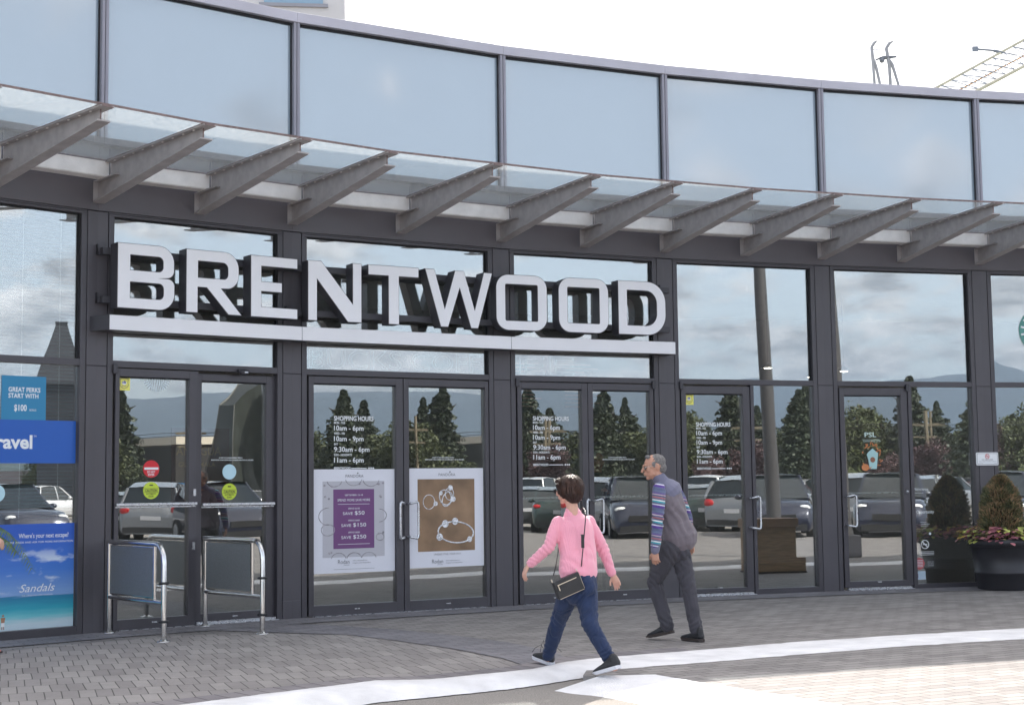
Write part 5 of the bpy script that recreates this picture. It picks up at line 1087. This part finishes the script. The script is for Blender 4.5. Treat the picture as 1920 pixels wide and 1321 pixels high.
def head(g,c,f,s=1.,man=False):
    c=V(c); f=V(f).normalized(); u=(V((0,0,1))-f*f.z).normalized(); r_=f.cross(u); Mh=Matrix((r_,f,u)).transposed()
    P_=lambda x,y,z: c+r_*x*s+f*y*s+u*z*s
    g.ball(P_(0,-.012,.022),V((.074,.094,.088))*s,20,0,Mh)
    g.ball(P_(0,.022,-.030),V((.058,.066,.074))*s,18,0,Mh)
    g.blob([P_(0,.050,-.078),P_(0,.062,-.088)],[.028*s,.022*s],r_,[.020*s,.018*s],10)       # chin
    g.blob([P_(0,.086,.012),P_(0,.104,-.018),P_(0,.108,-.028)],[.009*s,.012*s,.013*s],r_,None,8)  # nose
    g.blob([P_(-.030,.080,.022),P_(0,.090,.020),P_(.030,.080,.022)],[.010*s]*3,None,None,8)   # brow
    g.blob([P_(-.018,.082,-.050),P_(0,.091,-.048),P_(.018,.082,-.050)],[.0065*s,.0085*s,.0065*s],None,None,8)
    g.blob([P_(-.016,.080,-.062),P_(0,.088,-.062),P_(.016,.080,-.062)],[.0065*s,.0085*s,.0065*s],None,None,8)
    for x in (-1,1):
        g.ball(P_(x*.040,.058,-.018),V((.022,.024,.026))*s,10,0,Mh)
        g.blob([P_(x*.072,-.012,-.022),P_(x*.078,-.018,.0),P_(x*.078,-.022,.018)],[.007*s,.010*s,.010*s],f,[.006*s,.006*s,.006*s],8)
    g.blob([P_(-.045,.02,-.06),P_(0,.045,-.088),P_(.045,.02,-.06)],[.016*s]*3,None,None,8)
    return Mh,P_
def shoe(par,M_up,M_sole,toe,heel,l,roll=0,hgt=.075,M=I4,laces=None,high=.0):
    toe=V(toe); heel=V(heel); f=(toe-heel).normalized(); u=(V((0,0,1))-f*f.z).normalized(); r_=f.cross(u); B=heel
    P_=lambda x,y,z: B+f*(x*l)+r_*y+u*z
    g=G(); g.blob([P_(.10,0,.045),P_(.30,0,.046),P_(.5,0,.040),P_(.72,0,.034),P_(.90,0,.028)],[.034,.035,.038,.044,.034],r_,[.036,.036,.032,.024,.018],14)
    g.blob([P_(.12,0,.05),P_(.16,0,.085+high)],[.036,.037],f,[.034,.034],12); g.blob([P_(.30,0,.075),P_(.55,0,.052)],[.022,.02],r_,None,10)
    o=solid('shoe',g,M_up,par,M,.006,3)
    g=G(); n=18; pts=[]
    for i in range(n+1):
        t_=i/n; w_=(.036+.010*math.sin(t_*3.1)*(.2+t_))*min(1,(t_/.05+.45) if t_<.05 else 1)*min(1,math.sqrt(max(0,(1.02-t_)/.16))); pts.append((t_*1.03-.01,w_))
    top=[P_(x,w_,.026) for x,w_ in pts]+[P_(x,-w_,.026) for x,w_ in pts[::-1]]; bot=[P_(x,w_,.0+(.012 if x>.9 else 0)) for x,w_ in pts]+[P_(x,-w_,.0+(.012 if x>.9 else 0)) for x,w_ in pts[::-1]]
    m=len(top); g.add(top+bot,[tuple(range(m)),tuple(range(m,2*m))[::-1]]+[(i,m+i,m+(i+1)%m,(i+1)%m) for i in range(m)]); obj('sole',g,M_sole,o,M,bevel=.004)
    if laces:
        g=G(); q=P_(.42,0,.085)
        for a_,b_ in ((.05,.09),(-.03,.10),(.10,.05),(-.08,.06)): g.tube([q,q+V((a_*.4,0,b_*.9)),q+V((a_,.0,b_*.5)),q+V((a_*1.3,.01,-.005))],.0022,5)
        obj('lace',g,M_up,o,M)
    return o
SK=mat('skin_warm',(.58,.34,.26),.5,0,.4,.06,14); SK.node_tree.nodes['Principled BSDF'].inputs['Subsurface Weight'].default_value=.05
SKM=mat('skin_tan',(.50,.27,.19),.5,0,.4,.08,14)
HB=mat('hair_dark_brown',(.045,.023,.018),.5,0,.3,.45,1.0,.9,12,(60,60,4)); HG=mat('hair_grey',(.19,.18,.175),.6,0,.4,.4,60,.6,160)
def ribmat():
    m=mat('pink_rib_knit',(.84,.35,.45),.75,0,.25,.05,6); t=m.node_tree; b=t.nodes['Principled BSDF']; c=t.nodes.new('ShaderNodeTexCoord'); mp=t.nodes.new('ShaderNodeMapping'); mp.inputs['Rotation'].default_value=(0,0,R(-35)); t.links.new(c.outputs['Object'],mp.inputs[0])
    w_=t.nodes.new('ShaderNodeTexWave'); w_.wave_type='BANDS'; w_.bands_direction='X'; w_.inputs['Scale'].default_value=30; w_.inputs['Distortion'].default_value=.5; w_.inputs['Detail'].default_value=1; t.links.new(mp.outputs[0],w_.inputs['Vector'])
    n=t.nodes.new('ShaderNodeTexNoise'); n.inputs['Scale'].default_value=240; t.links.new(c.outputs['Object'],n.inputs['Vector'])
    h=mth('ADD',w_.outputs[0],mth('MULTIPLY',n.outputs[0],.5,tree=t),tree=t)
    bp=t.nodes.new('ShaderNodeBump'); bp.inputs['Strength'].default_value=.45; bp.inputs['Distance'].default_value=.005; t.links.new(h,bp.inputs['Height']); t.links.new(bp.outputs[0],b.inputs['Normal']); b.inputs['Sheen Weight'].default_value=.4; return m
PK=ribmat()
def fabric(name,c,bs=300,var=.1,sheen=.2):
    m=mat(name,c,.8,0,.2,var,9,.25,bs); m.node_tree.nodes['Principled BSDF'].inputs['Sheen Weight'].default_value=sheen; return m
JN=fabric('denim_navy',(.022,.036,.085),400,.18,.1); TRO=fabric('trouser_slate',(.066,.063,.075),300,.08,.1); VST=fabric('vest_mauve_grey',(.175,.150,.168),200,.06,.15)
def stripes():
    m=fabric('striped_jersey',(.12,.12,.2),300,.0); t=m.node_tree; b=t.nodes['Principled BSDF']; c=t.nodes.new('ShaderNodeTexCoord'); s=t.nodes.new('ShaderNodeSeparateXYZ'); t.links.new(c.outputs['Object'],s.inputs[0])
    z=mth('ADD',s.outputs[2],mth('MULTIPLY',s.outputs[0],.18,tree=t),tree=t)
    f=mth('FRACT',mth('DIVIDE',mth('ADD',z,1.0,tree=t),.185,tree=t),tree=t); r=t.nodes.new('ShaderNodeValToRGB'); r.color_ramp.interpolation='CONSTANT'; e=r.color_ramp.elements
    seq=[(0,(.10,.12,.21)),(.14,(.10,.05,.25)),(.26,(.62,.6,.68)),(.31,(.10,.12,.20)),(.40,(.05,.32,.38)),(.47,(.66,.66,.66)),(.53,(.11,.13,.21)),(.60,(.34,.14,.16)),(.68,(.10,.12,.21)),(.76,(.55,.42,.42)),(.80,(.13,.10,.26)),(.90,(.13,.16,.26))]
    e[0].position=0; e[0].color=(*seq[0][1],1); e[1].position=seq[-1][0]; e[1].color=(*seq[-1][1],1)
    for p_,c_ in seq[1:-1]: q=e.new(p_); q.color=(*c_,1)
    t.links.new(f,r.inputs[0]); t.links.new(r.outputs[0],b.inputs['Base Color']); return m
STR=stripes(); COLR=fabric('shirt_collar_blue',(.165,.165,.235)); BLK=mat('shoe_black',(.014,.014,.017),.5,0,.5,.2,20,.3,90); SOW=mat('sole_white',(.62,.62,.66),.6); SOD=mat('sole_dark_brown',(.04,.028,.024),.6)
LTH=mat('bag_black_leather',(.012,.012,.014),.33,0,.5,.2,20,.35,160); GLD=mat('zip_metal',(.6,.52,.42),.3,1.0)
def legs(g,hip,kn,an,r,a=None): g.blob([V(hip),V(hip).lerp(V(kn),.45),V(kn),V(kn).lerp(V(an),.4),V(an)],r)
# --- woman in the pink sweater
W=dict(neck=(.451,11.6,1.249),lsh=(.340,11.535,1.128),rsh=(.582,11.70,1.123),lel=(.262,11.50,.937),lwr=(.130,11.55,.822),rel=(.690,11.74,.905),rwr=(.752,11.715,.735),lhip=(.440,11.49,.66),rhip=(.535,11.56,.655),lkn=(.335,11.75,.365),lan=(.255,11.885,.085),rkn=(.560,11.36,.365),ran=(.700,11.235,.115))
for k_ in W: W[k_]=V(W[k_])
MWm=T(.5,11.55,0); wom=thing('person','woman in a pink ribbed sweater and dark jeans striding left with a shoulder bag','person',MWm)
sa=V((.288,.2,0)).normalized()
g=G(); hc=(.418,11.605,1.372); ff=(-.74,.66,-.06); head(g,hc,ff,.98)
g.blob([(.455,11.59,1.16),(.448,11.592,1.25),(.432,11.60,1.31)],[.052,.046,.046])
g.blob([(.49,11.53,.70),(.49,11.55,.83),(.468,11.6,1.02),(.46,11.6,1.12)],[.13,.12,.13,.11],sa,[.09,.085,.09,.07])
for a,b,c in (('lsh','lel','lwr'),('rsh','rel','rwr')): g.blob([W[a],W[b],W[c]],[.036,.030,.024])
for a,b,c in (('lhip','lkn','lan'),('rhip','rkn','ran')): g.blob([W[a],W[b],W[c]],[.065,.045,.032])
g.blob([W['ran']+V((0,0,.02)),V((.725,11.16,.075))],[.032,.034]); g.blob([W['lan']+V((0,0,.02)),V((.262,11.90,.055))],[.032,.034])
hand(g,W['lwr']+V((-.03,.012,-.03)),(-.45,.12,-.86),(.5,.2,-.1),(-.2,.9,0),.86,.55)
hand(g,W['rwr']+V((.012,-.006,-.028)),(.40,-.15,-.9),(-.3,-.85,.1),(-.7,.3,.1),.86,.40)
solid('body',g,SK,wom,I4,.0042,2)
g=G(); rb=[.128,.118,.128,.118,.092,.056]
g.blob([(.489,11.525,.765),(.489,11.55,.87),(.470,11.6,1.02),(.462,11.605,1.09),(.460,11.605,1.145),(.455,11.60,1.180)],[.158,.150,.160,.160,.140,.078],sa,rb,20)
for a,b,c,s_ in (('lsh','lel','lwr',-1),('rsh','rel','rwr',1)):
    A,B_,C_=W[a],W[b],W[c]; g.blob([A,A.lerp(B_,.5),B_,B_.lerp(C_,.6),C_],[.054,.053,.049,.041,.036],None,None,16); g.blob([C_.lerp(B_,.16),C_+(C_-B_)*.03],[.040,.037],None,None,14)
g.blob([(.489,11.523,.745),(.489,11.526,.775)],[.160,.160],sa,[.128,.128],20)
solid('sweater',g,PK,wom,I4,.006,4,.0045,7,(1,1,.8),None,[((.265,11.50,.94),.12,.0045,18,1.0),((.69,11.74,.90),.12,.0045,18,-1.0),((.49,11.45,.82),.16,.006,12,.5),((.15,11.55,.85),.08,.005,30,.5)])
g=G(); g.blob([(.452,11.60,1.196),(.451,11.60,1.206)],[.062,.060],sa,[.056,.054],18); solid('collar',g,PK,wom,I4,.005,2)
g=G(); g.blob([(.489,11.515,.60),(.490,11.52,.68),(.489,11.525,.78)],[.125,.145,.14],sa,[.115,.125,.112],20)
legs(g,W['lhip'],W['lkn'],W['lan'],[.092,.082,.065,.060,.050]); legs(g,W['rhip']+V((.0,-.02,-.01)),W['rkn'],W['ran'],[.098,.084,.064,.060,.050])
g.blob([(.535,11.46,.67),(.55,11.45,.62)],[.075,.075])
solid('jeans',g,JN,wom,I4,.006,3,.0045,11,(1,1,.8),None,[((.345,11.73,.39),.15,.004,17,1.0),((.56,11.37,.39),.15,.004,17,-1.1),((.26,11.88,.15),.10,.005,22,.6),((.69,11.24,.17),.10,.005,22,-.7),((.50,11.45,.62),.15,.008,14,-1.2)])
# hair
fv=V(ff).normalized(); uu=(V((0,0,1))-fv*fv.z).normalized(); rr_=fv.cross(uu); Mh=Matrix((rr_,fv,uu)).transposed(); hc=V(hc)
HP=lambda x,y,z: hc+rr_*x+fv*y+uu*z
g=G(); g.ball(HP(0,-.030,.026),(.100,.103,.092),22,0,Mh); g.ball(HP(0,-.052,-.03),(.094,.074,.074),20,0,Mh); g.ball(HP(.0,-.058,-.065),(.066,.048,.046),18,0,Mh)
for x in (-1,1): g.blob([HP(x*.076,.018,.035),HP(x*.084,.0,-.02),HP(x*.076,-.018,-.055)],[.026,.022,.012],fv,[.03,.03,.018],10)
g.blob([HP(-.05,.052,.070),HP(0,.066,.078),HP(.05,.052,.070)],[.024]*3)
solid('hair',g,HB,wom,I4,.0055,3,.006,26,(1,1,.35))
g=G(); rn=random.Random(9)
for i in range(900):
    a=rn.uniform(0,6.283); el_=rn.uniform(-.5,1.5); d=(rr_*math.cos(a)*math.cos(el_)+fv*math.sin(a)*math.cos(el_)+uu*math.sin(el_)).normalized()
    if d.dot(fv)>.55: continue
    c_=HP(0,-.03,.018); p=c_+rr_*d.dot(rr_)*.100+fv*d.dot(fv)*.103+uu*d.dot(uu)*.096; tg=(V((0,0,-1))-d*(-d.z)); tg=tg.normalized() if tg.length>.05 else rr_; q1=p+tg*.028+d*.005; q2=p+tg*.058-d*.002
    s_=tg.cross(d)*.0022; g.add([p-s_,p+s_,q1+s_,q1-s_,q2],[(0,1,2,3),(3,2,4)])
obj('hair_strands',g,mat('hair_strand_brown',(.055,.026,.018),.4,0,.3,.4,20),wom,I4,fix=False)
g=G(); g.tube([HP(-.078,.01,.012),HP(-.066,.088,.010),HP(-.04,.098,.008)],.0025,6); g.ball(HP(-.038,.094,-.004),(.020,.006,.018),10,0,Mh); obj('glasses',g,mat('spectacle_dark',(.02,.02,.025),.3),wom,I4)
shoe(wom,BLK,SOW,(.135,12.09,.045),(.285,11.885,.004),.245,laces=True)
shoe(wom,BLK,SOW,(.590,11.235,.004),(.765,11.105,.070),.238)
bag=thing('shoulder_bag','small black leather shoulder bag hanging behind the woman in pink','bag',T(.4,11.37,.66))
bx_=V((.50,11.42,.772))-V((.288,11.36,.687)); bx_.normalize(); bz=V((-.05,0,1)); bz=(bz-bx_*bx_.dot(bz)).normalized(); by=bz.cross(bx_)
MB_=Matrix(((bx_.x,by.x,bz.x,.400),(bx_.y,by.y,bz.y,11.375),(bx_.z,by.z,bz.z,.655),(0,0,0,1)))
g=G(); g.box(-.108,.108,-.032,.032,-.072,.070); obj('pouch',g,LTH,bag,MB_,bevel=.008)
g=G(); g.box(-.085,.075,-.036,-.0325,.034,.040); g.box(-.085,-.079,-.045,-.036,-.005,.036); obj('zip',g,GLD,bag,MB_)
g=G(); g.box(-.104,.104,-.0335,-.0318,-.068,-.0655); g.box(.1075,.1095,-.028,.028,-.06,.06); obj('piping',g,GLD,bag,MB_)
for x in (-.105,.105):
    g=G(); g.tube([(x,-.006,.068),(x,-.006,.092),(x,.006,.092),(x,.006,.068)],.0035,6); obj('buckle',g,GLD,bag,MB_)
g=G(); g.tube([(.505,11.405,.795),(.512,11.405,.86),(.528,11.425,1.0),(.545,11.475,1.14),(.548,11.545,1.215),(.535,11.62,1.235),(.47,11.71,1.12),(.39,11.70,.95)],.0042,6,0,(1,.2,0),.0018); g.tube([(.292,11.36,.735),(.312,11.43,.80),(.325,11.50,.86),(.34,11.62,.92),(.39,11.70,.95)],.0042,6,0,(1,.2,0),.0018)
obj('strap',g,LTH,bag,I4)
g=G(); g.box(-.012,.012,-.004,.003,-.05,.05); g.box(-.016,.016,-.008,-.003,.046,.052); obj('strap_end',g,LTH,bag,Matrix.Translation((.518,11.395,.985)))
# --- grey haired man
def manfig(root,J,hc,ff,sa,skin,mats,hairm,hs=1.0,lefthand=True,cap=None,scale=1.,glasses=False):
    pass
Mj=dict(lsh=(1.312,13.52,1.360),rsh=(1.478,13.77,1.362),lel=(1.288,13.455,1.095),lwr=(1.258,13.425,.845),rel=(1.59,13.84,1.12),rwr=(1.62,13.86,.90),lhip=(1.405,13.59,.83),rhip=(1.495,13.71,.83),lkn=(1.272,13.745,.520),lan=(1.375,13.70,.135),rkn=(1.560,13.62,.515),ran=(1.622,13.575,.110))
for k_ in Mj: Mj[k_]=V(Mj[k_])
man=thing('person','grey haired man in a mauve vest, striped sleeves and slate trousers walking left','person',T(1.45,13.62,0))
sa=V((.166,.25,0)).normalized(); hc=V((1.278,13.645,1.565)); ff=(-.975,-.16,-.10)
g=G(); head(g,hc,ff,1.04)
g.blob([(1.37,13.65,1.36),(1.335,13.65,1.43),(1.302,13.648,1.51)],[.066,.058,.056])
g.blob([(1.46,13.65,.83),(1.46,13.65,1.0),(1.425,13.65,1.2),(1.39,13.65,1.32)],[.11,.11,.115,.10],sa,[.09,.085,.085,.065])
for a,b,c in (('lsh','lel','lwr'),('rsh','rel','rwr')): g.blob([Mj[a],Mj[b],Mj[c]],[.042,.036,.029])
for a,b,c in (('lhip','lkn','lan'),('rhip','rkn','ran')): g.blob([Mj[a],Mj[b],Mj[c]],[.075,.055,.04])
hand(g,Mj['lwr']+V((-.003,-.004,-.032)),(-.02,-.03,-1),(.35,.75,0),(-.9,.3,0),.98,.75)
hand(g,Mj['rwr']+V((.003,.004,-.03)),(.05,0,-1),(-.3,-.8,0),(-.9,.3,0),.95,.7)
solid('body',g,SKM,man,I4,.0045,2)
g=G()
g.blob([(1.487,13.65,.955),(1.472,13.65,1.05),(1.428,13.65,1.20),(1.402,13.65,1.30),(1.375,13.65,1.375),(1.352,13.65,1.41)],[.158,.150,.160,.160,.135,.085],sa,[.142,.130,.128,.118,.092,.072],22)
g.blob([(1.502,13.64,.935),(1.494,13.64,.975)],[.170,.164],sa,[.160,.152],22)
solid('vest',g,VST,man,I4,.006,3,.006,7,(1,1,.4),None,[((1.50,13.58,1.08),.24,.009,7,1.6),((1.40,13.55,1.22),.16,.006,9,-1.2)])
g=G(); 
for a,b,c in (('lsh','lel','lwr'),('rsh','rel','rwr')):
    A,B_,C_=Mj[a],Mj[b],Mj[c]; g.blob([A,A.lerp(B_,.5),B_,B_.lerp(C_,.6),C_],[.064,.060,.054,.049,.042],None,None,16)
solid('sleeves',g,STR,man,I4,.0065,3,.004,12,(1,1,1),None,[((1.288,13.455,1.09),.13,.008,18,.5)])
g=G(); g.blob([Mj['lwr'].lerp(Mj['lel'],.12),Mj['lwr']+V((-.003,-.003,-.022))],[.044,.040]); solid('cuff',g,COLR,man,I4,.006,2)
g=G(); g.blob([(1.362,13.65,1.405),(1.342,13.65,1.440),(1.322,13.65,1.470)],[.092,.074,.066],sa,[.076,.066,.062],18); g.blob([(1.415,13.65,1.345),(1.385,13.65,1.385),(1.35,13.65,1.415)],[.155,.140,.09],sa,[.112,.086,.065],18); solid('shirt_collar',g,COLR,man,I4,.006,2)
g=G(); g.blob([(1.462,13.65,.80),(1.472,13.65,.90),(1.478,13.65,.97)],[.125,.135,.125],sa,[.108,.112,.105],20)
legs(g,Mj['lhip'],Mj['lkn'],Mj['lan'],[.100,.090,.074,.068,.064]); legs(g,Mj['rhip'],Mj['rkn'],Mj['ran'],[.100,.090,.072,.066,.062]); g.blob([(1.515,13.62,.86),(1.52,13.61,.80)],[.075,.075])
solid('trousers',g,TRO,man,I4,.0065,3,.0055,9,(1,1,.7),None,[((1.30,13.72,.56),.17,.0045,15,1.0),((1.56,13.62,.55),.18,.0045,13,-1.0),((1.37,13.70,.20),.12,.005,17,.8),((1.62,13.58,.17),.11,.005,17,-.8),((1.47,13.62,.80),.20,.009,11,1.3)])
fv=V(ff).normalized(); uu=(V((0,0,1))-fv*fv.z).normalized(); rr_=fv.cross(uu); Mh=Matrix((rr_,fv,uu)).transposed()
HP=lambda x,y,z: hc+(rr_*x+fv*y+uu*z)*1.04
g=G(); g.ball(HP(0,-.030,.040),(.080,.087,.076),22,0,Mh); g.ball(HP(0,-.060,-.012),(.073,.056,.060),18,0,Mh); g.blob([HP(-.03,.045,.092),HP(.03,.045,.092)],[.018,.018])
for x in (-1,1): g.blob([HP(x*.068,.018,.030),HP(x*.070,.012,.005)],[.016,.010])
solid('hair',g,HG,man,I4,.0055,2,.003,60)
g=G()
for x in (-1,1):
    g.tube([HP(x*.078,-.015,.010),HP(x*.076,.05,.012),HP(x*.060,.087,.008)],.0022,6); ring_=[HP(x*.035+.022*math.cos(a),.089-abs(math.cos(a)*x+1)*.001,-.002+.016*math.sin(a)) for a in [i*math.pi/6 for i in range(13)]]; g.tube(ring_,.002,5)
g.tube([HP(-.013,.092,.004),HP(.013,.092,.004)],.002,5); gls=obj('glasses',g,mat('spectacle_silver',(.5,.48,.45),.25,1.0),man,I4)
g=G()
for x in (-1,1): g.ball(HP(x*.035,.089,-.002),(.021,.002,.015),12,0,Mh)
obj('lens',g,mat('spectacle_lens',(.05,.045,.04),.05,0,.8),gls,I4)
shoe(man,BLK,SOD,(1.212,13.835,.006),(1.43,13.675,.070),.285,high=.02)
shoe(man,BLK,SOD,(1.508,13.73,.004),(1.672,13.50,.004),.282,high=.015)
# --- simple standing figure used for the two half hidden people
def stander(name_lab,M,skin,top,bottom,shoem,J,hairm,capm=None,facing=(0,-1,0)):
    p=thing('person',name_lab,'person',M); sa_=V((1,0,0)); g=G(); hc_=V((0,0,1.60)); head(g,hc_,facing,1.0); g.blob([(0,0,1.36),(0,0,1.48)],[.055,.052]); g.blob([(0,0,.9),(0,0,1.1),(0,0,1.32)],[.13,.12,.13],sa_,[.09,.09,.08])
    for s_ in ('l','r'): g.blob([J[s_+'sh'],J[s_+'el'],J[s_+'wr']],[.04,.034,.027]); g.blob([J[s_+'hip'],J[s_+'kn'],J[s_+'an']],[.07,.05,.036]); d=(V(J[s_+'wr'])-V(J[s_+'el'])).normalized(); hand(g,V(J[s_+'wr'])+d*.02,d,(0,.5,-.6),(0,-.6,.5),.95,.5)
    solid('body',g,skin,p,M,.006,2)
    g=G(); g.blob([(0,0,.93),(0,0,1.1),(0,0,1.25),(0,0,1.36),(0,0,1.42)],[.165,.155,.165,.15,.08],sa_,[.125,.115,.12,.10,.07],18)
    for s_ in ('l','r'): A,B_,C_=V(J[s_+'sh']),V(J[s_+'el']),V(J[s_+'wr']); g.blob([A,B_,C_],[.06,.052,.042],None,None,14)
    solid('shirt',g,top,p,M,.009,3,.005,9)
    g=G(); g.blob([(0,0,.86),(0,0,.98)],[.15,.15],sa_,[.12,.12],18)
    for s_ in ('l','r'): legs(g,J[s_+'hip'],J[s_+'kn'],J[s_+'an'],[.10,.09,.072,.066,.058])
    solid('trousers',g,bottom,p,M,.01,3,.006,9)
    g=G(); f_=V(facing); g.ball(hc_-f_*.025+V((0,0,.035)),(.084,.084,.082) if abs(f_.x)>.5 else (.084,.095,.082),16); solid('cap' if capm else 'hair',g,capm or hairm,p,M,.007,2)
    for s_ in ('l','r'):
        a_=V(J[s_+'an']); shoe(p,shoem,SOD,a_+V((f_.x*.18,f_.y*.18,-.085)),a_+V((-f_.x*.07,-f_.y*.07,-.085)),.27,M=M)
    return p
J0=dict(lsh=(-.18,0,1.37),rsh=(.18,0,1.37),lel=(-.24,.02,1.10),rel=(.22,-.10,1.12),lwr=(-.22,-.10,.88),rwr=(.02,-.24,1.22),lhip=(-.09,0,.88),rhip=(.09,0,.88),lkn=(-.10,-.02,.48),rkn=(.10,-.02,.48),lan=(-.10,0,.09),ran=(.10,0,.09))
stander('dim figure in a pale cap standing behind the glass of the third door pair',BM(4,1.72,.85,.012)@Matrix.Scale(1.07,4),SKM,fabric('dark_jacket',(.03,.03,.04)),TRO,BLK,J0,HG,capm=fabric('cap_pale',(.55,.60,.60)))
J1=dict(lsh=(.02,-.18,1.36),rsh=(.02,.18,1.36),lel=(.12,-.17,1.19),rel=(-.04,.22,1.1),lwr=(.305,-.12,1.03),rwr=(.03,.25,.90),lhip=(.0,-.09,.86),rhip=(0,.09,.86),lkn=(.10,-.10,.48),rkn=(-.08,.10,.48),lan=(.19,-.08,.09),ran=(-.22,.09,.10))
stander('person in salmon clothes and shoes cut off by the left picture edge',T(-4.865,13.26,0),SK,fabric('salmon_top',(.62,.20,.19)),fabric('trouser_beige',(.35,.28,.2)),mat('shoe_salmon',(.60,.20,.17),.6),J1,HB,facing=(1,0,0))

# ---------------------------------------------------------------- air
hm=bpy.data.materials.new('air'); hm.use_nodes=True; t=hm.node_tree; t.nodes.clear(); o_=t.nodes.new('ShaderNodeOutputMaterial'); pv=t.nodes.new('ShaderNodeVolumePrincipled'); pv.inputs['Color'].default_value=(.62,.76,.95,1); pv.inputs['Density'].default_value=2.2e-4; pv.inputs['Anisotropy'].default_value=.1; t.links.new(pv.outputs[0],o_.inputs['Volume'])
g=G(); g.box(-4700,4700,-4700,4700,-1.3,420); tag(obj('haze',g,hm),None,None,None,'stuff')
